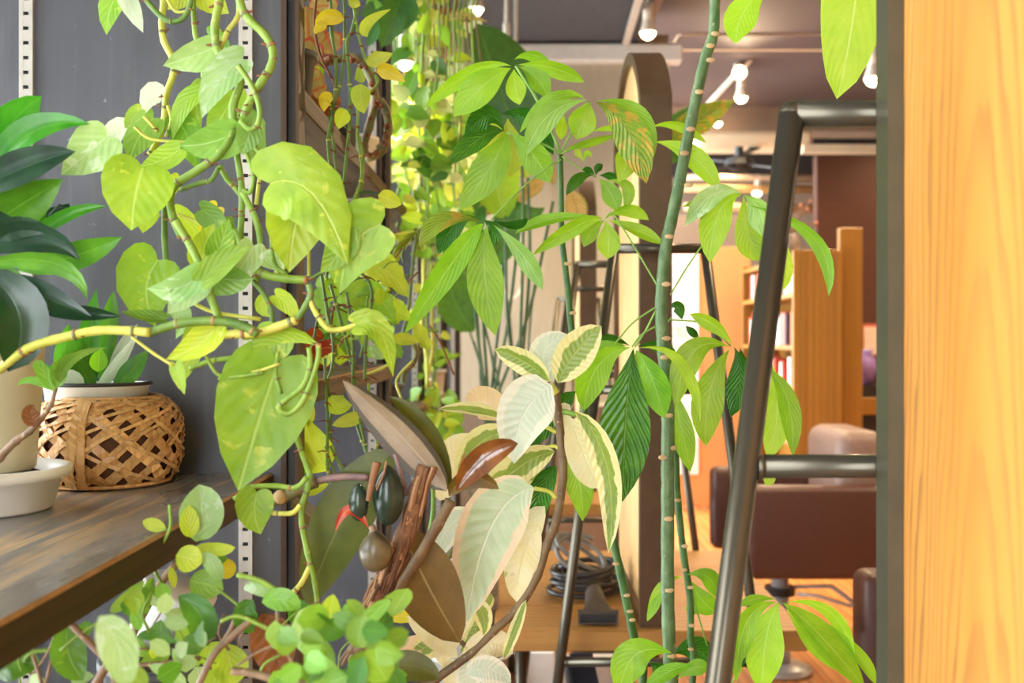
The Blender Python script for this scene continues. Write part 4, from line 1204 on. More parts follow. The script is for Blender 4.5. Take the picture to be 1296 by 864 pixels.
# bamboo basket
BC = Vector((P(137, 0, 1.255).x, 1.255, ZSH))
BK = thing('bamboo_basket', 'squat round woven bamboo basket standing on the worn shelf', 'basket', BC)
def bprof(t):           # t 0 bottom .. 1 top; radius and height of the basket wall
    z = 0.002 + 0.108 * t
    r = 0.0875 * (1 - abs(2 * t - .94) ** 4.0 * .24)
    return r, z
BAM = [wood('bamboo_%d' % i, (156, 98, 44), c, (232, 188, 124), 'X', 'Z', 30, 1, .4, .3, .2) for i, c in enumerate(((206, 146, 80), (222, 170, 106), (186, 122, 58)))]
def ribbon(a0, turn, width, off, phase, t0=0.0, t1=1.0, n=22, mat=None, name='bamboo_strip', fade=1.0):
    m = MB(); vs = []; fs = []
    for i in range(n + 1):
        s = i / n; t = t0 + (t1 - t0) * s
        a = a0 + turn * (t ** fade if fade != 1 else t)
        o = off + 0.0012 * sin(i * pi * .9 + phase)
        r, z = bprof(t)
        da = width / 2 / r
        dz = width * .35 * (1 if turn > 0 else -1 if turn < 0 else 0)
        for sg in (-1, 1):
            tt = min(1, max(0, t - sg * dz / .108))
            rr, zz = bprof(tt)
            aa = a + sg * da
            vs.append(Vector((BC.x + (rr + o) * cos(aa), BC.y + (rr + o) * sin(aa), BC.z + zz)))
    for i in range(n): fs.append((2 * i, 2 * i + 1, 2 * i + 3, 2 * i + 2))
    k = len(vs)                                    # thickness
    c0 = Vector((BC.x, BC.y, 0))
    vin = [v - Vector((v.x - c0.x, v.y - c0.y, 0)).normalized() * .0009 for v in vs]
    fs += [tuple(x + k for x in f[::-1]) for f in fs[:n]]
    for i in range(n):
        fs += [(2 * i, 2 * i + 2, 2 * i + 2 + k, 2 * i + k), (2 * i + 1, 2 * i + 1 + k, 2 * i + 3 + k, 2 * i + 3)]
    m.add(vs + vin, fs)
    return obj(name, m, mat or random.choice(BAM), BK, False, at=BC)
random.seed(5)
for i in range(15):
    a = 2 * pi * i / 15
    ribbon(a + random.uniform(-.06, .06), 1.35, random.uniform(.008, .0115), .0004, i % 2 * pi, .02, .97)
    ribbon(a + .15 + random.uniform(-.06, .06), -1.35, random.uniform(.008, .0115), .0010, (i + 1) % 2 * pi, .02, .97)
for i in range(16):        # long slack strips sweeping round the belly
    ribbon(2 * pi * i / 16 + .3, 2.3, .0036, .0032 + .0005 * (i % 2), i, .42, .99, fade=3.0)
    if i % 2 == 0: ribbon(2 * pi * i / 16 + .1, -2.6, .0040, .0034, i, .0, .99, fade=.55)
fa = math.atan2(-BC.y, -BC.x)
for da, w in ((-.52, .0105), (-.34, .0095)):
    ribbon(fa + da, .02 if da > -.4 else .16, w, .0062, 0, .0, 1.0, mat=BAM[1], name='tie_band')
    ribbon(fa + da + pi, .0001, w, .0052, 0, .0, 1.0, mat=BAM[1], name='tie_band')
for t_, r_ in ((.99, .0024), (.955, .0019), (.02, .0028)):
    rr, zz = bprof(t_)
    ring = [(BC.x + (rr + .001) * cos(a * pi / 20), BC.y + (rr + .001) * sin(a * pi / 20), BC.z + zz) for a in range(41)]
    obj('rim_hoop', MB().tube(ring, r_, 6, False), BAM[0], BK, True)
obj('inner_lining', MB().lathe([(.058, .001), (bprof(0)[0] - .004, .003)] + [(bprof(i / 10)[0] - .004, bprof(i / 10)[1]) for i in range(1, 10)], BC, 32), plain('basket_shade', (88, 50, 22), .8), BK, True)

# plant pot inside the basket
SP = thing('lily_plant', 'small upright green and white plant in a white pot inside the bamboo basket', 'plant', BC + Vector((-.012, 0, .006)))
pcc = BC + Vector((-.014, 0.0, .006))
obj('pot', MB().lathe([(.044, .0006), (.047, .003), (.0615, .114), (.064, .116), (.064, .120), (.060, .120), (.056, .10), (.045, .01)], pcc, 32), WHITEP, SP, True)
obj('pot_rim', MB().tube([(pcc.x + .0640 * cos(a * pi / 20), pcc.y + .0640 * sin(a * pi / 20), pcc.z + .1195) for a in range(41)], .0026, 6, False), RIMB, SP, True)
obj('soil', MB().lathe([(.001, .10), (.056, .10), (.057, .106), (.001, .109)], pcc, 20), SOIL, SP, True)
S = lambda pts, w, mat, **k: LF(SP, 'A2', pts, w, mat, k.pop('d', 1.235), 'lance', **k)
S([(260, 600), (235, 470), (250, 345)], 100, 'drac', roll=20, fold=.4, d=1.25)
S([(330, 600), (325, 440), (352, 215)], 95, 'drac', roll=-10, fold=.35, d=1.27)
S([(370, 600), (395, 370), (415, 225)], 70, 'drac', fold=.3, d=1.28)
S([(340, 600), (420, 495), (505, 375)], 50, 'white', roll=20)
S([(380, 600), (440, 440), (502, 345)], 42, 'white', d=1.26)
S([(410, 590), (480, 515), (540, 440)], 80, 'drac', roll=-15)
S([(300, 590), (250, 545), (165, 572)], 75, 'white', d=1.21)
S([(355, 520), (360, 480), (366, 430)], 66, 'pach', d=1.215)
S([(280, 600), (290, 500), (300, 390)], 80, 'drac', d=1.26)
S([(240, 600), (200, 520), (160, 560)], 60, 'drac', d=1.24)
S([(320, 600), (300, 520), (200, 440)], 70, 'drac', d=1.25, roll=30)

# bare jade twig growing from the bowl, in front of the pot
JT = thing('jade_twig', 'knobbly bare twig with a few small leaves leaning out of the cream bowl', 'plant', bc_ + Vector((.0, -.03, .042)))
ST(JT, 'A2', [(-60, 900), (0, 830), (60, 770), (110, 735), (150, 690), (185, 640), (200, 590), (212, 560)], 34, 'twig', .965, knots=.25, taper=.35)
for pts, w, m in (([(200, 590), (150, 510), (125, 480)], 50, 'small'), ([(205, 580), (215, 510), (215, 470)], 60, 'small'), ([(215, 560), (270, 470), (390, 432)], 34, 'pothd'), ([(200, 590), (120, 550), (60, 570)], 30, 'small'),
                  ([(130, 720), (110, 670), (125, 640)], 60, 'brown'), ([(215, 560), (240, 480), (330, 455)], 40, 'small')):
    LF(JT, 'A2', pts, w, m, .955, 'ovate')

# ================================================================== pothos
PO = thing('pothos', 'large heart-leaved pothos hanging in front of the nearest divider board', 'plant', (-.42, 1.02, 1.932))
obj('pot', MB().lathe([(.065, .0006), (.07, .004), (.088, .128), (.092, .130), (.092, .140), (.086, .140), (.08, .12), (.065, .01)], (-.42, 1.02, 1.9305), 28), WHITEP, PO, True)
obj('soil', MB().lathe([(.001, .118), (.079, .118), (.08, .124), (.001, .128)], (-.42, 1.02, 1.9305), 20), SOIL, PO, True)
def V(crop, pts, w, mat='vine', d=1.05, pre=None):
    """a pothos vine with brown node scars along it"""
    st = ST(PO, crop, pts, w, mat, d, 'vine', knots=.10, pre=pre)
    path = smooth_path([P(*XY(crop, x, y), d) for x, y in pts], 6)
    r = w / 2 / sc(crop) / FP * d
    if w < 14: return st
    acc = 0.0; nxt = random.uniform(.012, .03)
    for i in range(1, len(path)):
        acc += (path[i] - path[i - 1]).length
        if acc > nxt:
            acc = 0.0; nxt = random.uniform(.03, .05)
            u = (path[i] - path[i - 1]).normalized()
            obj('node', MB().tube([path[i] - u * r * .45, path[i], path[i] + u * r * .45], [r * 1.02, r * 1.2, r * 1.02], 8), SM['knob'], st, True)
            sg = random.choice((-1, 1)); e = path[i] + Vector((sg * r * 2.2, -r * .6, random.uniform(-r, r)))
            obj('aerial_root', MB().tube([path[i], e], [r * .45, r * .22], 6), SM['hook'], st, True)
    return st
def up(crop, x, y, d):       # continue a vine upward over the edge of the shelf above
    X, Y = XY(crop, x, y); p = P(X, Y, d)
    return p
for crop, pts, w, mat, d in (
    ('A1', [(592, -260), (600, -120), (597, 0), (590, 80), (598, 150), (630, 215), (632, 270), (606, 345), (598, 440), (575, 510), (545, 565)], 24, 'viney', 1.08),
    ('A1', [(612, 385), (624, 440), (605, 500)], 13, 'viney', 1.075),
    ('A1', [(820, -260), (812, -120), (800, 0), (784, 90), (788, 165), (812, 212), (850, 250), (876, 300), (850, 385), (845, 480), (800, 560), (720, 620), (650, 665), (620, 715), (630, 790), (662, 864)], 31, 'vine', 1.00),
    ('A1', [(795, 195), (830, 115), (862, 70), (872, 30), (868, -100)], 20, 'viney', 1.01),
    ('A1', [(700, -160), (704, 0), (712, 125), (738, 210), (742, 285)], 19, 'vine', 1.06),
    ('A1', [(500, -60), (545, 15), (605, 72), (660, 72), (692, 20), (700, -60)], 20, 'vined', 1.04),
    ('A1', [(600, -20), (640, 40), (690, 40)], 12, 'viney', 1.05),
    ('A1', [(490, 462), (540, 503), (600, 514), (700, 518), (810, 522)], 11, 'viney', 1.03),
    ('A1', [(520, 420), (550, 450), (575, 480)], 13, 'viney', 1.05),
    ('A1', [(800, 605), (830, 655), (862, 690), (920, 772), (952, 850)], 20, 'vine', 1.06),
    ('A1', [(655, 692), (725, 668), (770, 655), (798, 610)], 18, 'vined', 1.02),
    ('A1', [(600, 700), (600, 864), (606, 960), (610, 1040)], 23, 'vined', 1.04),
    ('A1', [(645, 780), (700, 800), (760, 832)], 11, 'viney', 1.03),
    ('B1', [(5, -200), (8, -60), (14, 20), (48, 75), (100, 125), (130, 185), (122, 245), (88, 300), (40, 385), (15, 470)], 31, 'vine', .99),
    ('B1', [(5, 240), (55, 315), (82, 395), (76, 452), (46, 470), (12, 440)], 20, 'vine', .97),
    ('B1', [(-10, 430), (0, 560), (18, 700), (12, 864), (10, 960)], 24, 'vine', 1.03),
    ('B1', [(30, 545), (58, 640), (48, 700), (22, 690)], 15, 'vine', 1.0),
    ('B1', [(20, 700), (68, 800), (85, 900), (70, 980)], 22, 'vine', 1.01),
    ('B1', [(105, 600), (82, 655), (70, 745)], 15, 'viney', 1.02),
    ('B1', [(60, 530), (108, 590), (130, 665), (128, 864), (135, 960), (180, 1000)], 18, 'vine', 1.0),
    ('A2', [(-160, 620), (-60, 545), (0, 508), (100, 437), (200, 402), (350, 370), (470, 370), (545, 376)], 35, 'viney', .90),
    ('A2', [(540, 378), (590, 362), (660, 342), (780, 334), (880, 350), (940, 382)], 33, 'vined', .905),
    ('A2', [(480, 392), (560, 452), (632, 497)], 12, 'viney', .91),
    ('A2', [(640, -30), (700, 70), (755, 190), (770, 250), (798, 325)], 30, 'pet' and 'vine', .95),
    ('A2', [(690, 260), (780, 302), (950, 328)], 15, 'viney', .97),
    ('A2', [(745, 450), (790, 525), (850, 538), (960, 522)], 14, 'vine', .93),
    ('A2', [(690, 508), (770, 480), (880, 462), (950, 430)], 19, 'vine', .95),
    ('A2', [(855, 0), (880, 60), (940, 190)], 16, 'vine', 1.0),
    ('B2', [(-60, 385), (0, 380), (70, 378), (150, 355), (215, 330)], 34, 'viney', .92),
    ('B2', [(40, 120), (100, 165), (180, 180), (250, 185)], 30, 'vine', .97),
    ('B2', [(250, 190), (320, 150), (400, 110), (430, 50), (420, 10)], 12, 'vined', 1.0),
    ('B2', [(190, 0), (210, 40), (190, 120), (140, 160)], 16, 'viney', 1.02),
    ('B2', [(262, 0), (262, 170)], 12, 'viney', 1.02),
    ('B2', [(215, 335), (250, 280), (268, 240), (262, 200)], 24, 'vined', .95),
    ('B2', [(260, 250), (290, 310), (330, 362), (380, 365), (445, 345)], 20, 'viney', .95),
    ('B2', [(60, 190), (100, 240), (125, 300), (130, 380)], 18, 'vined', .98),
    ('B2', [(262, 430), (266, 500), (240, 570), (180, 620), (152, 650), (185, 672), (230, 640), (265, 570), (296, 470), (296, 420)], 20, 'vine', .93),
    ('B2', [(150, 445), (140, 520), (160, 600)], 15, 'vine', .94),
    ('B2', [(0, 525), (80, 515), (155, 490)], 11, 'viney', .935),
    ('B2', [(205, 690), (222, 770), (255, 864), (264, 890), (258, 940), (240, 1000), (236, 1070), (258, 1180), (285, 1290), (298, 1390)], 22, 'vine', 1.0),
    ('B3', [(-10, 195), (50, 152), (140, 146), (215, 152), (255, 115)], 20, 'vine', .99),
    ('B3', [(60, 195), (100, 238), (195, 246), (232, 215)], 18, 'viney', .985),
    ('B3', [(265, 440), (235, 500), (195, 545)], 20, 'viney', 1.0),
):
    pre = None
    if crop in ('A1', 'B1') and pts[0][1] <= -160:
        x0 = P(*XY(crop, *pts[0]), d).x
        pre = [(-.42, 1.02, 2.05), (-.36, (1.02 + d) / 2, 2.075), (min(x0, -.30), d, 1.98)]
    if pts[0] == (-160, 620):
        pre = [(-.72, .74, 1.126), (-.66, .80, 1.14), (-.58, .87, 1.21)]
    V(crop, pts, w, mat, d, pre=pre)
def hooks(pl, crop, pts, d, s=10):
    for x, y, a in pts:
        ST(pl, crop, [(x, y), (x + s * cos(a), y + s * sin(a))], 7, 'hook', d, 'aerial_root', n=5)
hooks(PO, 'A1', [(595, 350, 2.9), (575, 470, 3.2), (690, 30, .5), (808, 150, 2.4), (870, 420, .3), (835, 515, 2.8), (660, 660, 2.5), (865, 760, 3)], 1.0, 16)
hooks(PO, 'B1', [(90, 270, .1), (130, 210, .3), (40, 380, 2.9), (20, 770, 3.1)], .98, 16)

L = lambda crop, pts, w, mat='poth', d=1.03, **k: LF(PO, crop, pts, w, mat, d, k.pop('kind', 'heart'), **k)
L('A1', [(450, -50), (405, 30), (388, 128)], 100, 'poth', 1.05, roll=25)
L('A1', [(450, -30), (480, 40), (522, 120)], 75, 'white', 1.04, roll=-20)
L('A1', [(800, 165), (700, 200), (593, 240)], 130, 'pale', 1.02, roll=-25, fold=.4)
L('A1', [(882, 218), (795, 300), (735, 432)], 130, 'pale', .99, roll=20, fold=.3)
L('A1', [(585, 345), (545, 350), (525, 418)], 84, 'white', 1.05, fold=.4)
L('A1', [(725, 335), (665, 400), (630, 510)], 80, 'poth', 1.07, roll=30)
L('A1', [(735, 310), (715, 380), (735, 470)], 70, 'poth', 1.08, roll=20)
L('A1', [(850, 330), (810, 420), (750, 480)], 120, 'poth', 1.07)
L('A1', [(860, 480), (760, 520), (655, 530)], 145, 'teal', 1.0, roll=-20, fold=.25)
L('A1', [(470, 430), (405, 520), (428, 634)], 76, 'white', 1.01, roll=15, fold=.4, kind='ovate')
L('A1', [(515, 398), (480, 430), (455, 470)], 55, 'poth', 1.0, roll=15, fold=.3)
L('A1', [(390, 498), (320, 560), (222, 638)], 175, 'pale', .98, roll=8)
L('A1', [(560, 430), (505, 500), (470, 590)], 130, 'pothd', 1.06, roll=20)
L('A1', [(520, 610), (490, 720), (478, 840)], 250, 'poth', .97, fold=.2, curl=.12)
L('A1', [(655, 545), (580, 590), (510, 605)], 100, 'poth', 1.02, roll=30)
L('A1', [(620, 640), (600, 700), (560, 770)], 80, 'lime', 1.08)
L('A1', [(735, 765), (790, 810), (835, 880)], 105, 'pothd', 1.0, roll=30)
L('A1', [(865, 430), (910, 500), (955, 610)], 140, 'teal', 1.06)
L('A1', [(680, -40), (650, 0), (610, 35)], 75, 'lime', 1.07)
L('A1', [(730, -30), (780, 10), (835, 50)], 100, 'lime', 1.08)
L('A1', [(760, 130), (800, 170), (835, 260)], 90, 'pothd', 1.08)
L('A1', [(560, 770), (530, 810), (520, 850)], 60, 'lime', 1.06)
L('A1', [(640, 770), (700, 830), (720, 900)], 70, 'lime', 1.09)
L('A2', [(575, 112), (530, 220), (565, 355)], 225, 'poth', 1.02, fold=.1)
L('A2', [(735, 155), (650, 215), (535, 216)], 120, 'pale', .94, roll=-15, fold=.3)
L('A2', [(735, 175), (680, 230), (610, 310)], 130, 'pale', .945, roll=10, fold=.2)
L('A2', [(738, 185), (815, 118), (915, 60)], 100, 'poth', .93, roll=-15, fold=.3)
L('A2', [(730, 120), (750, 50), (780, -20)], 105, 'lime', .99)
L('A2', [(790, 100), (810, 40), (835, -40)], 100, 'poth', .99)
L('A2', [(745, 165), (840, 180), (925, 180)], 130, 'teal', .96, roll=15)
L('A2', [(600, 330), (520, 322), (440, 300)], 60, 'pothd', .99, roll=40, fold=.5)
L('A2', [(785, 355), (720, 425), (605, 474)], 115, 'lime', .92, roll=15, fold=.4)
L('A2', [(640, 490), (655, 540), (673, 603)], 56, 'poth', .91, roll=20)
L('A2', [(640, 290), (670, 330), (640, 400)], 70, 'pale', 1.0)
L('px', [(351, 458), (326, 535), (301, 621)], 122, 'poth', .94, fold=.12)
L('px', [(336, 450), (310, 470), (275, 480)], 50, 'poth', .96, roll=20)
L('px', [(325, 622), (322, 650), (330, 676)], 48, 'poth', .975)
L('B1', [(60, 435), (40, 500), (18, 565)], 100, 'teal', .99)
L('px', [(342, 232), (395, 245), (440, 335)], 100, 'poth', .95, fold=.2, roll=-10, curl=.2)
L('px', [(385, 250), (372, 290), (366, 345)], 80, 'lime', .99)
L('px', [(482, 284), (445, 312), (430, 372)], 84, 'poth', .97, fold=.2)
L('px', [(438, 292), (428, 320), (405, 345)], 42, 'poth', .965)
L('B2', [(440, 345), (520, 375), (570, 540)], 105, 'poth', .94, roll=-25, fold=.3)
L('B2', [(60, 400), (180, 370), (305, 425)], 90, 'poth', .93, roll=35, fold=.4)
L('B2', [(140, 240), (190, 280), (220, 330)], 70, 'lime', 1.0)
L('B2', [(60, 60), (20, 130), (-40, 190)], 110, 'pale', .96)
L('B2', [(90, 100), (140, 120), (170, 160)], 70, 'pale', 1.0)
L('B2', [(100, 250), (90, 290), (120, 320)], 50, 'lime', 1.0)
L('px', [(300, 300), (270, 330), (245, 350)], 50, 'poth', 1.05)
L('px', [(283, 275), (270, 300), (262, 330)], 36, 'pothd', 1.05)
L('px', [(275, 262), (262, 280), (258, 300)], 26, 'yellow', 1.06)
L('px', [(250, 415), (240, 450), (225, 490)], 30, 'poth', 1.0)
L('px', [(355, 420), (340, 440), (318, 455)], 60, 'poth', .97, roll=30)
L('px', [(225, 150), (240, 180), (250, 215)], 40, 'pothd', 1.08)

# ================================================================== bay two: wiry vines, begonia, monstera, fern tangle
random.seed(21)
BAG = thing('begonia', 'red-edged begonia on the high brown shelf behind the thin vines', 'plant', (-.37, 1.75, 1.656))
pot(BAG, (-.37, 1.75, 1.6545), .055, .07, TERRA)
for pts, w, k_, d in (([(262, 170), (258, 110), (255, 20)], 150, 'frill', 1.62), ([(300, 240), (262, 200), (228, 190)], 120, 'frill', 1.60), ([(320, 275), (285, 290), (235, 310)], 80, 'frill', 1.58), ([(325, 120), (335, 150), (350, 200)], 110, 'round', 1.66), ([(320, 295), (300, 330), (290, 360)], 45, 'frill', 1.6), ([(260, 40), (320, 20), (360, 40)], 90, 'frill', 1.68)):
    LF(BAG, 'B1', pts, w, 'begonia', d, k_, wave=.05)
ST(BAG, 'B1', [(290, -20), (282, 90), (300, 190), (345, 285)], 10, 'hook', 1.58, 'stem')
ST(BAG, 'B1', [(262, 170), (300, 230), (345, 280), (360, 330)], 9, 'hook', 1.6, 'stem')
for x in (240, 262, 285, 300):
    LF(BAG, 'B1', [(x, 330), (x - 4, 260), (x - 10, 190)], 44, random.choice(['poth', 'pach', 'lime']), 1.66, 'lance')

WV = thing('wiry_vine', 'wiry vine with bare knotted stems trailing in front of the second bay', 'plant', (-.33, 1.55, 1.656))
pot(WV, (-.345, 1.50, 1.6545), .04, .075, GREYP)
def W_(crop, pts, w=12, mat='vined', d=1.5):
    """a strand with brown node collars and short hooked roots along it"""
    pre = [(-.345, 1.50, 1.715), (-.318, 1.475, 1.80)] if crop == 'B1' and pts[0][1] == -60 else None
    st = ST(WV, crop, pts, w * .9, mat, d, 'vine', knots=.25, k=4, n=6, pre=pre)
    q = [P(*XY(crop, x, y), d) for x, y in pts]
    path = smooth_path(q, 6)
    r = w / 2 / 2.88 / FP * d
    acc = 0.0; nxt = random.uniform(.01, .03)
    for i in range(1, len(path)):
        acc += (path[i] - path[i - 1]).length
        if acc > nxt:
            acc = 0.0; nxt = random.uniform(.022, .045)
            u = (path[i] - path[i - 1]).normalized()
            obj('node', MB().tube([path[i] - u * r * .6, path[i], path[i] + u * r * .6], [r * .95, r * 1.5, r * .95], 6), SM['hook'] if random.random() < .6 else SM['viney'], st, True)
            if random.random() < .55:
                sg = random.choice((-1, 1))
                e = path[i] + Vector((sg * random.uniform(.006, .016), -.003, random.uniform(-.006, .004)))
                obj('aerial_root', MB().tube([path[i], path[i].lerp(e, .5) + Vector((0, 0, .002)), e], [r * .5, r * .4, r * .25], 5), SM['hook'], st, True)
    return st
for crop, pts, w, m, d in (
    ('B1', [(328, -60), (345, 120), (362, 250), (352, 400), (333, 510), (345, 640), (378, 700), (412, 860), (418, 960)], 13, 'vined', 1.46),
    ('B1', [(372, -60), (392, 120), (386, 240), (370, 330), (338, 430), (352, 520), (362, 620), (386, 690)], 12, 'vined', 1.47),
    ('B1', [(436, -60), (422, 100), (400, 155), (408, 260), (412, 420), (396, 600), (388, 730), (422, 870)], 13, 'vined', 1.45),
    ('B1', [(395, -60), (438, 110), (468, 215), (512, 290), (492, 330), (440, 375)], 11, 'vine', 1.45),
    ('B1', [(415, 320), (440, 400), (440, 500), (456, 640), (420, 750), (418, 870)], 13, 'vine', 1.44),
    ('B1', [(340, 380), (380, 440), (400, 470)], 9, 'vined', 1.46),
    ('B1', [(445, 500), (460, 570), (455, 680), (430, 740)], 10, 'vine', 1.45),
    ('B1', [(440, 740), (470, 770), (475, 860), (470, 960)], 11, 'vined', 1.46),
    ('B2', [(308, 165), (330, 300), (350, 400), (348, 500), (330, 560), (345, 640), (338, 760), (385, 880)], 13, 'vined', 1.44),
    ('B2', [(340, 200), (380, 340), (402, 420), (430, 560), (432, 690), (470, 810)], 13, 'vined', 1.45),
    ('B2', [(400, 230), (420, 380), (424, 480), (420, 600)], 12, 'vined', 1.43),
    ('B2', [(440, 150), (480, 190), (492, 260), (470, 400), (466, 550)], 13, 'vined', 1.44),
    ('B2', [(320, 470), (324, 600), (330, 700), (330, 864), (350, 960)], 12, 'vined', 1.42),
    ('B2', [(440, 600), (450, 700), (470, 800), (480, 880)], 11, 'vined', 1.43),
    ('B2', [(480, 560), (484, 700), (510, 760), (505, 840)], 10, 'vine', 1.43),
    ('B3', [(340, 0), (365, 50), (400, 105)], 12, 'vined', 1.42), ('B3', [(325, 0), (335, 50), (375, 130)], 11, 'vined', 1.42),
    ('B2', [(300, 290), (290, 350), (280, 400)], 11, 'vined', 1.47), ('B2', [(360, 250), (345, 330), (345, 420)], 9, 'hook', 1.47),
):
    W_(crop, pts, w, m, d)
for i in range(6):
    x = random.uniform(335, 475); y = random.uniform(40, 860)
    hooks(WV, 'B1', [(x, y, random.choice([.1, 3.0, .4, 2.6]))], 1.455, random.uniform(14, 28))
for i in range(16):
    x = random.uniform(310, 480); y = random.uniform(200, 820)
    ST(WV, 'B2', [(x, y), (x + 20, y - 10), (x + 55, y + 6)], 6, 'hook', 1.46, 'aerial_root', n=5)
for crop, pts, w, m in (('B1', [(392, 72), (330, 62), (284, 90)], 58, 'yellow'), ('B1', [(330, 90), (300, 100), (285, 125)], 36, 'yellow'), ('B1', [(475, 135), (475, 85), (562, 33)], 42, 'lime'), ('B1', [(478, 205), (510, 215), (568, 193)], 62, 'lime'),
        ('B1', [(508, 262), (556, 262), (614, 300)], 58, 'yellow'), ('B1', [(452, 305), (452, 360), (464, 414)], 74, 'lime'), ('B1', [(350, 362), (322, 365), (318, 408)], 56, 'yellow'), ('B1', [(400, 400), (380, 430), (370, 470)], 60, 'lime'),
        ('B1', [(515, 708), (560, 728), (600, 745)], 66, 'lime'), ('B1', [(405, 0), (430, 10), (450, 20)], 40, 'lime'), ('B1', [(445, 300), (448, 280), (440, 240)], 40, 'lime'),
        ('px', [(415, 596), (396, 565), (386, 528)], 46, 'lime'), ('px', [(385, 600), (378, 580), (382, 556)], 30, 'lime'), ('px', [(388, 690), (378, 708), (376, 728)], 26, 'lime'), ('px', [(420, 500), (428, 512), (446, 512)], 30, 'lime'), ('px', [(380, 540), (386, 520), (384, 500)], 26, 'lime'),
        ('px', [(462, 525), (440, 532), (420, 538)], 18, 'lime'), ('px', [(386, 622), (400, 618), (416, 612)], 16, 'lime')):
    LF(WV, crop, pts, w, m, 1.43, 'ovate', roll=random.uniform(-15, 15))
ST(WV, 'B1', [(445, 705), (480, 700), (520, 712)], 10, 'petd', 1.44, 'petiole')

LT = thing('looped_cactus_stem', 'thick knobbly stem looping down from the high shelf behind the thin vines', 'plant', (-.36, 1.95, 1.656))
pot(LT, (-.38, 2.05, 1.6545), .05, .08, GREYP)
lpts = [(200, 262), (280, 240), (345, 220), (430, 212), (482, 270), (503, 360), (482, 460), (462, 535), (482, 573), (530, 545), (552, 470), (542, 400), (520, 365)]
ST(LT, 'B1', lpts, 30, 'knob', 1.80, 'stem', knots=.22, k=4)
for i in range(34):
    t = random.uniform(0, len(lpts) - 1.01); j = int(t); f = t - j
    x = lpts[j][0] * (1 - f) + lpts[j + 1][0] * f; y = lpts[j][1] * (1 - f) + lpts[j + 1][1] * f
    X, Y = XY('B1', x + random.uniform(-9, 9), y + random.uniform(-9, 9))
    obj('knob', MB().ball(P(X, Y, 1.785), random.uniform(.0035, .0065), 6, 4), SM['hook'], LT, True)

MO = thing('monstera', 'dark split monstera leaf hanging between the high shelves', 'plant', P(500, -60, 2.25))
pot(MO, (-.36, 2.2, 1.6545), .05, .09, WHITEP)
LF(MO, 'B1', [(600, -40), (575, 60), (525, 175)], 120, 'fard', 2.1, 'lobed', fold=.2)
LF(MO, 'B1', [(590, 40), (530, 80), (475, 175)], 90, 'fard', 2.12, 'lance', roll=15)
LF(MO, 'B1', [(590, 10), (520, 25), (450, 60)], 80, 'fard', 2.14, 'lance', roll=15)
LF(MO, 'B1', [(600, -30), (620, 40), (610, 110)], 90, 'fard', 2.13, 'lance')
LF(MO, 'B1', [(560, -30), (510, 0), (470, 20)], 70, 'far', 2.14, 'ovate')
ST(MO, 'B1', [(600, -40), (620, -120), (610, -200)], 10, 'petd', 2.1, 'petiole')

def tangle(pl, region, d0, d1, n, size, mats, kinds=('heart', 'ovate'), crop='px', down=.5):
    """n filler leaves inside a pixel box (or list of boxes), each with its own direction"""
    for i in range(n):
        x0, y0, x1, y1 = random.choice(region) if isinstance(region, list) else region
        x = random.uniform(x0, x1); y = random.uniform(y0, y1)
        d = random.uniform(d0, d1)
        X, Y = XY(crop, x, y)
        p = P(X, Y, d)
        a = random.uniform(0, 2 * pi)
        ax = Vector((cos(a), random.uniform(-.5, .5), sin(a) - down))
        if ax.length < .1: ax = Vector((0, 0, -1))
        nr = Vector((random.uniform(-.7, .7), -1, random.uniform(-.2, .9)))
        s = random.uniform(*size) / FP * d
        FL(pl, p, ax, nr, s, s * random.uniform(.55, .95), random.choice(mats), random.choice(kinds))

def strands(pl, xs, y0, y1, d0, d1, mat='vine', w=3.0, sway=10, name='vine', hang_from=None):
    for x in xs:
        d = random.uniform(d0, d1)
        ya = y0 + random.uniform(-8, 8); yb = y1 + random.uniform(-40, 20)
        pts = []; n = max(4, int((yb - ya) / 45))
        for i in range(n + 1):
            t = i / n
            pts.append((x + sway * sin(t * random.uniform(4, 8) + x) * t, ya + (yb - ya) * t))
        pre = [(hang_from[0] - .05, d, hang_from[1] + .04), (hang_from[0] + .02, d, hang_from[1] + .03)] if hang_from else None
        ST(pl, 'px', pts, w * random.uniform(.7, 1.2), mat, d, name, n=5, k=3, pre=pre)

FT = thing('split_leaf_plant', 'tangle of yellow-green split leaves standing on the lower brown shelf', 'plant', (-.36, 1.85, 1.244))
pot(FT, (-.40, 1.85, 1.2435), .06, .05, TERRA)
for pts, w, m, d, k_ in (([(455, 150), (540, 150), (625, 250)], 120, 'lime', 1.75, 'lobed'), ([(430, 225), (510, 250), (575, 335)], 110, 'poth', 1.72, 'lobed'), ([(470, 110), (540, 110), (600, 170)], 60, 'lime', 1.78, 'lance'), ([(520, 300), (580, 300), (640, 330)], 80, 'lime', 1.8, 'lobed'),
        ([(560, 400), (610, 400), (665, 412)], 50, 'lime', 1.7, 'lance'), ([(400, 220), (450, 250), (455, 330)], 110, 'poth', 1.7, 'heart'), ([(470, 300), (480, 360), (450, 420)], 70, 'poth', 1.75, 'lance'), ([(500, 390), (560, 420), (600, 470)], 80, 'pothd', 1.75, 'lobed'),
        ([(300, 210), (310, 260), (320, 320)], 60, 'teal', 1.75, 'ovate'), ([(360, 370), (390, 400), (400, 460)], 70, 'pothd', 1.8, 'ovate'), ([(640, 330), (680, 400), (700, 440)], 60, 'lime', 1.95, 'lobed'), ([(490, 420), (510, 450), (540, 470)], 50, 'pale', 1.7, 'ovate'),
        ([(690, 60), (700, 20), (720, -20)], 60, 'pothd', 1.95, 'lance')):
    LF(FT, 'B2', pts, w, m, d, k_, wave=.05)
tangle(FT, (405, 350, 505, 455), 1.6, 2.1, 60, (14, 34), ['pothd', 'poth', 'teal', 'lime', 'far', 'fard', 'pale'], ('lance', 'ovate'))
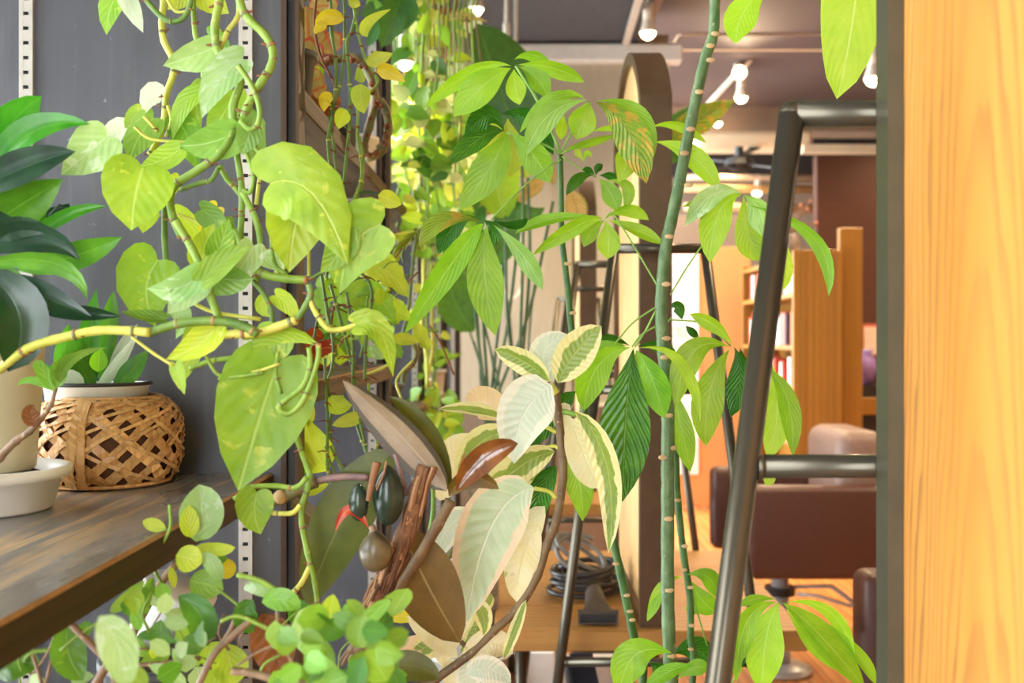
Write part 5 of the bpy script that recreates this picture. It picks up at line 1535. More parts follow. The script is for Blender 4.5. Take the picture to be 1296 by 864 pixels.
for i in range(46):
    x = random.uniform(400, 520); y = random.uniform(330, 465)
    a = random.uniform(-1.9, -.9) + random.choice([0, 0, .6])
    l = random.uniform(20, 60)
    ST(FT, 'px', [(x, y), (x + l * .5 * cos(a), y + l * .5 * sin(a)), (x + l * cos(a + .3), y + l * sin(a + .3))], random.choice([2, 2.6, 3.4]), random.choice(['vine', 'vined', 'hook', 'vine']), random.uniform(1.6, 2.1), 'stalk', n=5, k=3)
for pts in ([(385, 440), (395, 425), (410, 428)], [(392, 455), (410, 440), (425, 445)]):
    LF(FT, 'px', pts, 20, 'red', 1.6, 'frill')
ST(FT, 'B2', [(640, 480), (600, 520), (580, 560), (600, 620)], 9, 'viney', 1.75, 'stalk')
ST(FT, 'B2', [(465, 530), (510, 515), (560, 490)], 11, 'viney', 1.55, 'stalk')
ST(FT, 'B2', [(700, 350), (740, 410), (790, 530)], 8, 'hook', 2.0, 'stalk')

# ================================================================== dense vines of bays three and four
DV = thing('dense_vine', 'dense pale and lime vine pouring over the third bay of the shelving', 'plant', (-.37, 2.7, 2.4505))
pot(DV, (-.39, 2.7, 2.4505), .07, .10, TERRA)
strands(DV, [500 + i * 6.0 for i in range(18)], -30, 300, 2.55, 3.05, 'vine', 2.6, hang_from=(-.31, 2.455))
strands(DV, [512 + i * 7 for i in range(10)], -30, 240, 2.5, 2.9, 'hook', 2.2, hang_from=(-.31, 2.455))
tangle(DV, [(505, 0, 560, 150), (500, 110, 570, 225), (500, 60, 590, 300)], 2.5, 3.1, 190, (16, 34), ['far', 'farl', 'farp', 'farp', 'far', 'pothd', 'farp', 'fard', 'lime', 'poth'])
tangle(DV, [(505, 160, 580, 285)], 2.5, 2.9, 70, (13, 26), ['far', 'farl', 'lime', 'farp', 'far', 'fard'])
DV2 = thing('trailing_vine', 'dark and brown-stemmed trailing vine between dense vine and the far round leaf', 'plant', (-.36, 3.6, 2.6205))
pot(DV2, (-.39, 3.6, 2.6205), .07, .10, GREYP)
strands(DV2, [545 + i * 5 for i in range(8)], -20, 260, 3.3, 3.6, 'vined', 2.4, 14, hang_from=(-.31, 2.625))
strands(DV2, [560 + i * 6 for i in range(8)], 20, 190, 2.9, 2.98, 'twig', 2.4, 26)
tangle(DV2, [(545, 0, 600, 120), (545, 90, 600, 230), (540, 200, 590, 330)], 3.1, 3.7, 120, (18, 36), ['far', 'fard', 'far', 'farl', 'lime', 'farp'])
for pts, m in (([(560, 30), (580, 20), (618, 28)], 'stripe'), ([(575, 60), (590, 75), (608, 95)], 'stripe'), ([(548, 12), (575, 18), (600, 30)], 'brown')):
    LF(DV2, 'px', pts, 12, m, 3.0, 'lance')
SPd = thing('spider_plant', 'spider plant with thin lime striped leaves at the third divider board', 'plant', (-.33, 2.45, 1.30))
for a in range(9):
    LF(SPd, 'px', [(528, 292), (510 - a, 296 + a * 4), (488 + a * 2, 300 + a * 9 - (a % 3) * 14)], 6, 'lime' if a % 2 else 'farl', 2.35, 'lance')
pot(SPd, (-.33, 2.46, 1.1005), .045, .09, GREYP)
ST(SPd, 'px', [(528, 292), (522, 340), (515, 400)], 4, 'vined', 2.36, 'stalk', extra=[(-.32, 2.45, 1.17)])

LV = thing('low_trailing_plant', 'bright small-leaved trailer hanging from the far lower shelves beside the blind', 'plant', (-.3, 3.3, 1.09))
pot(LV, (-.34, 3.42, 1.0805), .05, .08, WHITEP)
strands(LV, [525, 531, 538, 545, 552, 534, 541], 300, 590, 3.15, 3.35, 'vine', 2.4, 5)
strands(LV, [536, 546], 330, 480, 3.1, 3.2, 'viney', 5, 5)
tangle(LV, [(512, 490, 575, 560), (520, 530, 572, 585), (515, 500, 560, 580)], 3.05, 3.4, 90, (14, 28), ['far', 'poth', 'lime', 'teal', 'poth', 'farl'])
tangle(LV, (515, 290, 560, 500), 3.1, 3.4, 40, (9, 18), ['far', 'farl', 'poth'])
TP = thing('terracotta_pot_plant', 'small potted plant on the far shelf with white pot', 'plant', (-.33, 3.9, 1.082))
pot(TP, (-.333, 3.9, 1.0805), .05, .10, WHITEP)
for i in range(12):
    a = i * .55
    b = Vector((-.333, 3.9, 1.16))
    FL(TP, b, Vector((cos(a) * .8, sin(a) * .6, .8)), Vector((-cos(a), -sin(a), .8)), .14, .05, random.choice(['fard', 'far']), 'lance')

# brown rope-like hanging stem by the second standard
tag(ST(None, 'B2', [(640, 410), (655, 450), (640, 490), (610, 520), (605, 560)], 20, 'knob', 1.95, 'dry_stem', knots=.2), 'short thick brown-green stem curling down at the end of the lower shelf', 'stem')

# ================================================================== big plants in front of the blind
BP = thing('broad_leaf_plant', 'tall broad-leaved plant with huge round dark leaves before the blind', 'plant', (-.12, 4.0, 0))
pot(BP, (-.10, 4.0, 0.0), .16, .34, GREYP)
LF(BP, 'px', [(660, 185), (632, 110), (604, 30)], 104, 'fard', 3.0, 'ellip', fold=.1, nv=12)
LF(BP, 'px', [(668, 225), (652, 165), (646, 105)], 80, 'lime', 3.04, 'ellip', nv=12)
LF(BP, 'px', [(640, 230), (610, 190), (585, 150)], 70, 'far', 3.95, 'ellip')
LF(BP, 'px', [(640, 280), (622, 200), (618, 140)], 70, 'pachl', 3.1, 'ellip', nv=12)
LF(BP, 'px', [(600, 420), (575, 380), (560, 330)], 50, 'fard', 3.9, 'ellip')
LF(BP, 'px', [(600, 360), (580, 330), (575, 290)], 60, 'fard', 3.8, 'ellip')
for pts in ([(576, 372), (598, 430), (617, 495), (626, 560)], [(612, 405), (622, 450), (628, 500), (640, 600)], [(600, 432), (612, 480), (618, 520), (630, 600)], [(612, 410), (628, 470), (636, 520), (645, 620)],
            [(638, 330), (644, 400), (652, 480), (655, 600)], [(676, 360), (670, 420), (668, 470), (662, 600)], [(636, 300), (640, 360), (648, 440), (652, 600)], [(600, 360), (606, 420), (612, 520), (640, 640)], [(556, 540), (580, 590), (600, 640)]):
    ST(BP, 'px', pts, 2.7, 'strel', 3.9, 'stalk', n=6, extra=[(-.10 + random.uniform(-.05, .05), 4.0, .31)])
for x, y in ((660, 185), (668, 225), (640, 280)):
    ST(BP, 'px', [(x, y), (x + 2, y + 120), (655, 520)], 4, 'strel', 3.02, 'stalk', n=6, extra=[(-.02, 3.3, .7), (-.08, 3.95, .31)])
AG = thing('striped_leaf_plant', 'plant with silver and tan striped leaves behind the money tree', 'plant', (-.155, 3.2, 0))
pot(AG, (-.155, 3.2, 0.0), .13, .30, WHITEP)
for pts, w, m in (([(598, 238), (575, 262), (548, 290)], 20, 'silver'), ([(642, 215), (622, 255), (602, 272)], 26, 'stripe'), ([(690, 232), (670, 240), (640, 268)], 22, 'stripe'), ([(655, 205), (690, 215), (700, 235)], 22, 'stripe'), ([(720, 240), (730, 265), (728, 292)], 30, 'stripe'),
                  ([(610, 250), (590, 290), (560, 330)], 40, 'fard'), ([(630, 260), (640, 300), (625, 340)], 40, 'fard'), ([(590, 250), (570, 240), (560, 222)], 26, 'teal'), ([(640, 250), (665, 270), (690, 262)], 24, 'fard'), ([(600, 225), (590, 205), (596, 185)], 26, 'teal')):
    LF(AG, 'px', pts, w, m, 3.1, 'lance')
for x in (590, 605, 640, 660, 700):
    ST(AG, 'px', [(x, 255), (620 + (x - 620) * .6, 400), (615, 560)], 4, 'strel', 3.15, 'stalk', n=6, extra=[(-.155 + random.uniform(-.05, .05), 3.2, .27)])

FP_ = thing('far_leaf_plant', 'dark glossy leaves with a yellow tip behind the tall money tree stem', 'plant', (.30, 3.45, 0))
pot(FP_, (.30, 3.45, 0.0), .12, .28, GREYP)
LF(FP_, 'D1', [(-60, 540), (90, 440), (228, 366)], 110, 'pachy', 3.0, 'lance', roll=15)
LF(FP_, 'D1', [(-60, 560), (40, 450), (190, 376)], 100, 'fard', 3.05, 'lance', roll=-10)
LF(FP_, 'D1', [(-40, 560), (0, 520), (40, 470)], 90, 'fard', 3.05, 'lance')
LF(FP_, 'C1', [(700, 600), (740, 540), (800, 480)], 90, 'fard', 3.05, 'lance')
ST(FP_, 'C1', [(690, 560), (670, 700), (680, 864), (700, 1500)], 16, 'strel', 3.1, 'stalk', n=6, extra=[(.31, 3.3, .55), (.30, 3.45, .25)])

# ================================================================== money tree
random.seed(33)
MT = thing('money_tree', 'tall money tree with scarred green stems and palmate leaves in the centre', 'plant', (.20, 1.45, 0))
pot(MT, (.16, 1.45, 0.0), .15, .36, GREYP)
DM = 1.38
stemA = [(916, -190), (913, -110), (908, -50), (905, -12), (903, 42), (893, 72), (883, 115), (872, 167), (860, 230), (850, 278), (843, 310), (838, 360), (837, 405), (841, 460), (845, 525), (845, 590), (845, 650), (845, 750), (847, 828), (847, 900)]
def thick(pts, w0, w1, mat, d, base, nm='stem'):
    q = [P(x, y, d) for x, y in pts] + [Vector(base)]
    path = smooth_path(q, 5)
    m = len(path)
    rad = []
    for i in range(m):
        t = i / (m - 1)
        r = (w0 + (w1 - w0) * min(1, t * 1.3)) / 2 / FP * d
        rad.append(r * (1 + .05 * sin(i * 2.1)))
    return obj(nm, MB().tube(path, rad, 12), SM[mat], MT, True)
sA = thick(stemA, 12.5, 17, 'pst', DM, (.17, 1.43, .33))
stemB = [(709, 190), (710, 243), (711, 300), (718, 360), (723, 412), (732, 470), (739, 515), (757, 600), (778, 692), (791, 752), (805, 821), (812, 880)]
sB = thick(stemB, 7, 11, 'pstd', 1.45, (.13, 1.48, .33))
stemC = [(855, 560), (856, 600), (858, 634), (864, 692), (873, 755), (874, 807), (875, 880)]
sC = thick(stemC, 9, 9, 'pstd', 1.44, (.2, 1.46, .33))
def scars(st, pts, d, lst, r, w):
    for x, y, sx in lst:
        c = P(x + sx, y, d) - Vector((0, w / 2 / FP * d * (1.0 - .006 * sx * sx), 0))
        m = MB().ball(c, r, 9, 6, (1.15, .35, .62))
        obj('leaf_scar', m, SM['scar'], st, True)
scars(sA, stemA, DM, [(905, 45, -1), (896, 60, 2), (895, 78, 3), (884, 118, 0), (875, 165, -2), (867, 235, 3), (843, 360, -1), (838, 428, 4), (840, 452, 0), (843, 525, 2), (845, 566, 5), (845, 655, 0), (845, 745, 1), (847, 828, 2), (843, 578, -5), (862, 195, 3), (850, 300, -4)], .0058, 15)
scars(sB, stemB, 1.45, [(779, 712, 0), (791, 752, 2), (797, 772, 0), (798, 783, 2), (802, 810, -2), (808, 846, 0), (722, 396, 3), (716, 334, 2)], .0046, 10)
scars(sC, stemC, 1.44, [(857, 632, 0), (864, 690, 2), (873, 742, 0), (874, 790, 1), (874, 820, 0), (868, 720, -3)], .0044, 9)

def K(crop, pts, w, mat='pach', d=1.36, **k):
    return LF(MT, crop, pts, w, mat, d, k.pop('kind', 'oblan'), name='leaflet', wave=k.pop('wave', .02), nv=11, **k)
def PT(crop, pts, w=8, d=1.38, mat='pet'):
    return ST(MT, crop, pts, w, mat, d, 'petiole', n=6)
# top clusters
K('C1', [(135, 240), (0, 258), (-185, 395)], 62, 'pachl', 1.34, roll=-20, fold=.3)
K('C1', [(135, 248), (40, 310), (-75, 425)], 118, 'pachl', 1.33, roll=10)
K('C1', [(145, 250), (150, 310), (166, 382)], 76, 'pachl', 1.37)
K('C1', [(160, 242), (225, 285), (268, 358)], 78, 'pach', 1.38, roll=-15)
K('C1', [(160, 236), (280, 240), (404, 300)], 66, 'pach', 1.40, roll=25, fold=.3)
K('C1', [(145, 218), (210, 198), (285, 238)], 52, 'pach', 1.42, roll=35, fold=.4)
PT('C1', [(315, 555), (235, 375), (152, 240)], 10)
K('C1', [(410, 366), (270, 420), (190, 565)], 92, 'teal', 1.35, roll=-12, fold=.3)
K('C1', [(420, 368), (400, 430), (370, 508)], 104, 'pachl', 1.38)
K('C1', [(440, 370), (560, 470), (628, 670)], 130, 'pachy', 1.33, roll=8)
K('C1', [(450, 368), (590, 410), (657, 568)], 72, 'pach', 1.36, roll=-25, fold=.3)
K('C1', [(405, 362), (300, 370), (165, 485)], 60, 'pach', 1.37, roll=30, fold=.4)
K('C1', [(400, 355), (350, 345), (310, 365)], 34, 'pachl', 1.40, roll=30)
PT('C1', [(318, 550), (350, 490), (418, 368)], 8)
K('C1', [(322, 552), (400, 512), (520, 492)], 40, 'pach', 1.36, roll=40, fold=.5)
K('C1', [(430, 480), (480, 468), (540, 470)], 24, 'pachl', 1.42, roll=30)
K('C1', [(330, 420), (320, 460), (318, 510)], 44, 'pachl', 1.44)
K('C1', [(520, 500), (560, 560), (525, 665)], 88, 'pachl', 1.39)
K('C1', [(640, 466), (740, 458), (848, 522)], 40, 'pachl', 1.40, roll=25, fold=.3)
K('C1', [(655, 516), (790, 565), (897, 698)], 82, 'pachl', 1.41, roll=-10)
PT('C1', [(640, 466), (560, 490), (420, 520), (318, 560)], 7, 1.43)
# left clusters
K('C1', [(118, 484), (75, 590), (-52, 765)], 128, 'pach', 1.35, roll=8)
K('C1', [(110, 480), (50, 420), (-35, 500)], 90, 'pachd', 1.37, roll=-20)
K('C1', [(110, 478), (30, 500), (-90, 600)], 90, 'pachd', 1.38, roll=25, fold=.3)
K('C1', [(128, 482), (215, 560), (275, 665)], 108, 'pach', 1.38, roll=12)
K('C1', [(100, 415), (200, 440), (290, 565)], 88, 'pachd', 1.41, roll=-15)
K('C1', [(122, 430), (130, 530), (135, 645)], 120, 'lime', 1.55)
K('C1', [(60, 440), (70, 500), (30, 560)], 110, 'lime', 1.56)
PT('C1', [(316, 560), (240, 520), (118, 482)], 8)
PT('C1', [(290, 592), (180, 680), (62, 800)], 7, 1.36)
PT('C1', [(316, 580), (305, 590), (285, 595)], 8, 1.40)
K('px', [(617, 284), (613, 340), (627, 425)], 47, 'pach', 1.31, roll=5)
K('px', [(624, 284), (662, 322), (687, 367)], 24, 'teal', 1.32, roll=15)
K('px', [(610, 281), (565, 282), (530, 312)], 26, 'pachy', 1.33, roll=30, fold=.4)
K('px', [(612, 283), (580, 320), (511, 424)], 34, 'pach', 1.30, roll=-10)
K('px', [(612, 278), (622, 292), (610, 312)], 26, 'pachd', 1.33)
K('px', [(622, 278), (650, 285), (668, 276)], 12, 'pachd', 1.34)
K('px', [(603, 275), (575, 285), (555, 322)], 28, 'pachd', 1.36)
# middle cluster
K('C1', [(480, 795), (560, 765), (637, 802)], 54, 'pachl', 1.39, roll=25)
K('C1', [(482, 800), (590, 835), (690, 890)], 50, 'pachl', 1.38, roll=-15, fold=.3)
K('C1', [(478, 800), (490, 870), (485, 945)], 88, 'pachl', 1.37)
K('C1', [(468, 798), (380, 815), (210, 930)], 62, 'pach', 1.38, roll=-20, fold=.3)
K('C1', [(470, 793), (290, 795), (148, 852)], 46, 'pach', 1.40, roll=20, fold=.3)
K('C1', [(478, 802), (430, 840), (400, 900)], 60, 'pach', 1.42)
PT('C2', [(520, -40), (600, 90), (680, 225)], 7)
PT('C2', [(520, -40), (500, -60), (478, -40)], 7)
K('C1', [(435, 640), (385, 650), (335, 712)], 46, 'pachd', 1.40, roll=15)
K('C1', [(455, 650), (495, 700), (525, 770)], 72, 'pach', 1.39)
K('C1', [(480, 658), (560, 680), (548, 770)], 50, 'pach', 1.40, roll=20)
K('C1', [(445, 640), (450, 615), (470, 600)], 30, 'pachd', 1.40)
K('C1', [(455, 640), (490, 640), (520, 650)], 30, 'pachd', 1.41)
K('C1', [(440, 640), (420, 620), (395, 620)], 24, 'pachd', 1.41)
K('C1', [(400, 590), (380, 560), (365, 550)], 26, 'pachl', 1.6)
K('C1', [(400, 590), (410, 560), (430, 570)], 24, 'pachl', 1.6)
PT('C1', [(320, 570), (380, 610), (445, 645)], 6, 1.42)
# lower middle cluster
K('C2', [(570, 430), (450, 500), (400, 665)], 120, 'pach', 1.37, roll=-10)
K('C2', [(560, 425), (450, 450), (390, 560)], 90, 'pach', 1.42, roll=20)
K('px', [(802, 440), (792, 525), (788, 635)], 66, 'pachd', 1.33, roll=5, fold=.1)
K('C2', [(590, 440), (650, 540), (692, 690)], 112, 'pach', 1.36, roll=10)
K('C2', [(600, 432), (760, 480), (825, 700)], 46, 'pachl', 1.32, roll=20, fold=.3)
K('C2', [(595, 428), (680, 430), (745, 500)], 60, 'pachd', 1.42, roll=20)
K('C2', [(570, 426), (500, 405), (440, 425)], 46, 'pachd', 1.43, roll=30)
K('C2', [(700, 540), (750, 700), (788, 885)], 84, 'pach', 1.40)
K('C2', [(590, 440), (600, 560), (640, 620)], 80, 'pach', 1.4)
PT('C2', [(668, 280), (580, 340), (515, 415)], 7)
PT('C2', [(668, 285), (625, 370), (585, 430)], 8)
PT('C2', [(668, 350), (610, 385), (575, 430)], 7)
# right cluster
PT('C2', [(890, -20), (785, 125), (715, 240)], 7)
K('D1', [(258, 706), (150, 705), (48, 825)], 80, 'pale', 1.36, roll=-15, fold=.3)
K('D1', [(255, 708), (170, 780), (140, 960)], 112, 'pachl', 1.37)
K('D1', [(262, 708), (320, 770), (350, 870)], 100, 'teal', 1.35, roll=15, fold=.3)
K('D1', [(250, 704), (160, 720), (40, 755)], 40, 'pach', 1.42, roll=30)
K('D1', [(262, 712), (280, 850), (330, 950)], 110, 'pachl', 1.40)
K('D2', [(270, -90), (520, 30), (572, 248)], 56, 'pach', 1.34, roll=20, fold=.4)
K('D2', [(300, -60), (370, 80), (412, 220)], 110, 'pachl', 1.42)
PT('D2', [(0, 330), (120, 345), (215, 425)], 7)
PT('px', [(850, 402), (843, 410), (840, 425)], 3)
K('D2', [(222, 422), (160, 350), (65, 308)], 58, 'pach', 1.36, roll=-25, fold=.4)
K('D2', [(210, 428), (80, 450), (15, 650)], 104, 'pach', 1.37, roll=10)
K('D2', [(212, 435), (140, 590), (125, 790)], 118, 'pach', 1.35)
K('D2', [(228, 428), (250, 540), (215, 685)], 90, 'pachd', 1.33, roll=12, fold=.3)
K('D2', [(250, 430), (260, 500), (270, 560)], 60, 'pachd', 1.37)
K('D2', [(360, 480), (385, 660), (350, 840)], 100, 'pachl', 1.40)
K('D2', [(340, 500), (420, 620), (442, 830)], 78, 'pach', 1.38, roll=-10)
K('D3', [(370, 60), (360, 110), (340, 142)], 44, 'pachl', 1.40)
# dark little leaves on the stem
K('C2', [(712, 290), (740, 280), (758, 330)], 44, 'pachd', 1.37)
K('C2', [(770, 350), (790, 370), (818, 396)], 30, 'pachd', 1.40)
# top right leaves
K('D1', [(370, -70), (265, 40), (234, 160)], 120, 'pachl', 1.34)
K('D1', [(700, -560), (680, -60), (602, 362)], 240, 'pachl', 1.24, roll=5, fold=.12, kind='ellip')
ST(MT, 'px', [(909, -62), (940, -60), (979, -25)], 3, 'pet', 1.36, 'petiole', n=6)
ST(MT, 'px', [(915, -180), (1000, -215), (1094, -195)], 3, 'pet', 1.38, 'petiole', n=6, d2=1.24)
for i in range(7):          # the crown above the picture
    a = i * .95 + .4
    b = P(916, -190, DM)
    e = b + Vector((cos(a) * .10, sin(a) * .10, .05 + .02 * (i % 2)))
    obj('petiole', MB().tube([b, b.lerp(e, .5) + Vector((0, 0, .012)), e], .0018, 6), SM['pet'], MT, True)
    for j in range(5):
        aa = a + (j - 2) * .55
        FL(MT, e, Vector((cos(aa), sin(aa), -.25)), Vector((0, 0, 1)), .13, .045, 'pach', 'oblan', 'leaflet')
# low leaves on the stem and at the bottom
K('C3', [(765, 480), (690, 510), (632, 622)], 36, 'pachl', 1.42, roll=15)
K('C3', [(700, 520), (665, 570), (630, 640)], 34, 'pach', 1.41)
K('C3', [(775, 470), (850, 480), (890, 560)], 70, 'pach', 1.42, roll=-15)
K('C3', [(780, 480), (830, 560), (880, 605)], 80, 'pach', 1.46)
K('C3', [(770, 600), (800, 590), (880, 580)], 50, 'pach', 1.48)
PT('C3', [(785, 480), (810, 590), (850, 730)], 6, 1.44)
K('C3', [(720, 755), (590, 760), (530, 900)], 130, 'pach', 1.36)
K('C3', [(800, 800), (720, 820), (620, 880)], 60, 'pach', 1.34, roll=20)
K('C3', [(720, 760), (800, 740), (860, 790)], 100, 'pachd', 1.46)
K('C3', [(740, 850), (800, 810), (860, 810)], 60, 'pach', 1.34)
K('C3', [(640, 790), (680, 830), (690, 900)], 90, 'pachd', 1.40)
# bottom right cluster
PT('D3', [(395, 568), (300, 720), (210, 880)], 6, 1.28)
H = lambda pts, w, m='pach', **k: K('D3', pts, w, m, 1.26, **k)
H([(392, 570), (345, 700), (330, 900)], 140, 'pachl')
H([(385, 570), (270, 640), (235, 860)], 84, 'pach', roll=-15, fold=.3)
H([(380, 560), (310, 560), (245, 585)], 40, 'pach', roll=30)
H([(405, 572), (530, 680), (710, 890)], 106, 'pach', roll=-15)
H([(412, 570), (580, 610), (665, 790)], 56, 'pachl', roll=25, fold=.3)
H([(415, 590), (500, 690), (592, 815)], 66, 'pach', roll=20)
H([(560, 640), (680, 760), (745, 870)], 50, 'pachl', roll=-20)
H([(270, 660), (250, 750), (235, 830)], 50, 'pachd')

# ================================================================== variegated rubber plant
VR = thing('variegated_rubber_plant', 'rubber plant with cream and white edged leaves left of the money tree', 'plant', (-.10, 1.27, 0))
pot(VR, (-.13, 1.27, 0.0), .11, .30, TERRA)
ST(VR, 'px', [(703, 492), (706, 520), (711, 570), (712, 605), (705, 655), (692, 690), (680, 728), (655, 770), (625, 798), (598, 825), (548, 862), (500, 900)], 11, 'bark', 1.27, 'stem', n=10, knots=.12, extra=[(-.16, 1.27, .6), (-.13, 1.27, .27)])
ST(VR, 'C2', [(305, 660), (350, 670), (420, 690)], 20, 'pet', 1.27, 'petiole')
ST(VR, 'C2', [(300, 740), (260, 720), (200, 715)], 16, 'viney', 1.27, 'petiole')
ST(VR, 'C2', [(310, 800), (290, 790), (250, 800)], 14, 'viney', 1.27, 'petiole')
ST(VR, 'C3', [(300, 190), (270, 165), (220, 155)], 16, 'viney', 1.26, 'petiole')
ST(VR, 'C2', [(300, 600), (285, 580), (270, 575)], 30, 'viney', 1.26, 'petiole')
R_ = lambda crop, pts, w, mat, d=1.25, **k: LF(VR, crop, pts, w, mat, d, k.pop('kind', 'ellip'), wave=.015, nv=11, **k)
R_('C2', [(305, 560), (370, 450), (464, 352)], 140, 'varg', 1.22, fold=.2)
R_('C2', [(290, 555), (255, 450), (345, 385)], 120, 'varw', 1.27, roll=15)
R_('C2', [(275, 555), (180, 480), (75, 438)], 92, 'varg', 1.25, roll=-15, fold=.25)
R_('C2', [(285, 570), (180, 675), (146, 855)], 205, 'varw', 1.21, roll=5, kind='ovate')
R_('C2', [(120, 690), (40, 630), (-30, 640)], 125, 'varp', 1.30, roll=-10)
R_('C2', [(110, 690), (0, 665), (-130, 655)], 60, 'varg', 1.28, roll=40, fold=.3)
R_('C2', [(370, 590), (275, 690), (205, 800)], 84, 'pachd', 1.31)
R_('C2', [(350, 640), (320, 680), (330, 740)], 70, 'varc', 1.30)
R_('px', [(728, 520), (768, 590), (770, 700)], 34, 'varg', 1.22, roll=12, fold=.25)
R_('px', [(722, 528), (740, 580), (758, 618)], 46, 'varc', 1.24, roll=-10)
R_('px', [(676, 617), (622, 665), (590, 788)], 82, 'varh', 1.20, roll=5)
R_('C3', [(295, 20), (140, 90), (-20, 260)], 120, 'varg', 1.27, roll=-10)
R_('C2', [(130, 740), (20, 780), (-60, 900)], 110, 'varg', 1.30)
R_('C3', [(340, 20), (385, 140), (395, 275)], 108, 'pach', 1.28, kind='lance')
R_('C3', [(300, 70), (235, 190), (215, 330)], 92, 'pachd', 1.29)
R_('C3', [(235, 290), (175, 410), (155, 570)], 125, 'varc', 1.27)
R_('C3', [(190, 560), (150, 680), (108, 775)], 48, 'varg', 1.26, roll=20)
R_('C3', [(-20, 560), (30, 610), (35, 690)], 70, 'varg', 1.25)
R_('C3', [(-40, 780), (60, 720), (140, 760)], 110, 'varc', 1.27)
R_('C3', [(-30, 830), (50, 815), (135, 862)], 100, 'varw', 1.24)
R_('B3', [(620, 620), (720, 700), (805, 772)], 76, 'varc', 1.30)
R_('B3', [(570, 830), (640, 750), (745, 735)], 110, 'varp', 1.31)
R_('B3', [(890, 580), (865, 680), (815, 750)], 70, 'varg', 1.30)
R_('B3', [(940, 720), (860, 800), (830, 900)], 120, 'varw', 1.28)
R_('B3', [(760, 780), (800, 840), (860, 900)], 100, 'varc', 1.30)
R_('B3', [(860, 240), (770, 300), (725, 420)], 110, 'varw', 1.34)
R_('B3', [(840, 40), (770, 130), (740, 200)], 90, 'varc', 1.36)
R_('B3', [(950, 30), (900, 10), (800, 70)], 90, 'varc', 1.33)
R_('B3', [(700, 0), (735, 40), (770, 90)], 60, 'varp', 1.34)
R_('B3', [(930, 540), (880, 580), (800, 600)], 80, 'varg', 1.33)
R_('B3', [(560, 640), (600, 620), (660, 640)], 50, 'yellow', 1.34)
R_('px', [(575, 800), (545, 815), (520, 830)], 34, 'varg', 1.31)
R_('px', [(600, 780), (570, 800), (560, 845)], 34, 'varc', 1.30)
R_('px', [(600, 555), (590, 575), (575, 600)], 30, 'varc', 1.35)
R_('px', [(560, 600), (575, 570), (610, 556)], 36, 'varc', 1.32)
R_('px', [(690, 595), (660, 600), (640, 590)], 28, 'varg', 1.30)
R_('px', [(690, 640), (665, 680), (660, 730)], 36, 'varc', 1.28)
ST(VR, 'B3', [(860, 290), (800, 370), (740, 430)], 26, 'barkg', 1.33, 'branch')
ST(VR, 'px', [(598, 826), (575, 800), (580, 770), (600, 740)], 6, 'bark', 1.3, 'branch')

# ================================================================== dark rubber plant
RB = thing('dark_rubber_plant', 'dark olive rubber plant with buds and fibrous broken stem at centre left', 'plant', (-.19, 1.03, 0))
pot(RB, (-.19, 1.03, 0.0), .10, .28, GREYP)
FIB = [plain('fibre_%d' % i, c, .8) for i, c in enumerate(((88, 56, 34), (140, 98, 64), (184, 144, 106), (118, 80, 50)))]
def fibrous(pts, w0, w1, d, nm):
    q = [P(*XY('B3', x, y), d) for x, y in pts]
    path = smooth_path(q, 5); m = len(path)
    o = obj(nm, MB().tube(path, [(w0 + (w1 - w0) * i / (m - 1)) / 2 / 2.88 / FP * d * (1 + .12 * sin(i * 1.7)) for i in range(m)], 10), SM['fibre'], RB, True)
    for k in range(46):
        a = 2 * pi * k / 23
        i0 = random.randrange(0, m - 8); i1 = min(m - 1, i0 + random.randrange(6, 14))
        r = (w0 + (w1 - w0) * i0 / m) / 2 / 2.88 / FP * d; fo = random.uniform(.92, 1.15)
        seg = [path[i] + Vector((cos(a + i * .05), sin(a + i * .05) * .9 - .1, 0)) * r * (fo + .12 * sin(i * .9 + k)) for i in range(i0, i1 + 1)]
        if len(seg) > 2: obj('fibre', MB().tube(seg, random.uniform(.0010, .0021), 5), random.choice(FIB), o, True)
fibrous([(690, 75), (660, 160), (625, 280), (590, 390), (545, 480), (500, 570), (465, 640)], 60, 84, 1.0, 'fibrous_stem')
ST(RB, 'B3', [(500, 570), (470, 640), (450, 760), (440, 900)], 80, 'bark', 1.02, 'stem', n=10, extra=[(-.18, 1.03, .6), (-.19, 1.03, .25)])
ST(RB, 'B3', [(780, 200), (730, 290), (655, 420), (575, 540), (510, 600)], 40, 'bark', 1.03, 'branch', knots=.15)
ST(RB, 'B3', [(60, 240), (110, 208), (175, 185), (240, 150), (290, 130)], 46, 'barkg', 1.04, 'cut_branch', n=10)
ST(RB, 'B3', [(290, 130), (340, 118), (410, 112), (480, 115)], 26, 'purple', 1.04, 'petiole', n=8)
obj('cut_end', MB().ball(P(*XY('B3', 158, 186), 1.035), .0075, 10, 6, (1, .6, 1)), SM['scar'], RB, True)
ST(RB, 'B3', [(690, 20), (710, 100), (715, 220), (700, 330)], 16, 'pet', 1.04, 'petiole')
ST(RB, 'B3', [(575, 30), (600, 110), (620, 180)], 16, 'purple', 1.0, 'petiole')
Q = lambda crop, pts, w, mat, d=1.02, **k: LF(RB, crop, pts, w, mat, d, k.pop('kind', 'ellip'), wave=.006, nv=12, **k)
Q('B3', [(765, 165), (610, -20), (385, -238)], 150, 'rubt', 1.0, roll=-20, fold=.35)
Q('B3', [(775, 170), (690, -40), (555, -180)], 80, 'rub', 1.02, roll=20, fold=.3)
Q('B3', [(575, 10), (390, 260), (252, 590)], 215, 'rub', 1.05, roll=8, fold=.15)
Q('B3', [(600, 300), (690, 500), (814, 718)], 232, 'rubb', 1.06, fold=.1)
Q('B3', [(772, 185), (850, 115), (955, 158)], 78, 'rubb', 1.0, roll=20, fold=.3)
Q('px', [(578, 622), (612, 580), (656, 561)], 34, 'bronze', .99, fold=.3)
Q('B3', [(790, 160), (815, 90), (830, 20)], 18, 'red', 1.0, kind='lance')
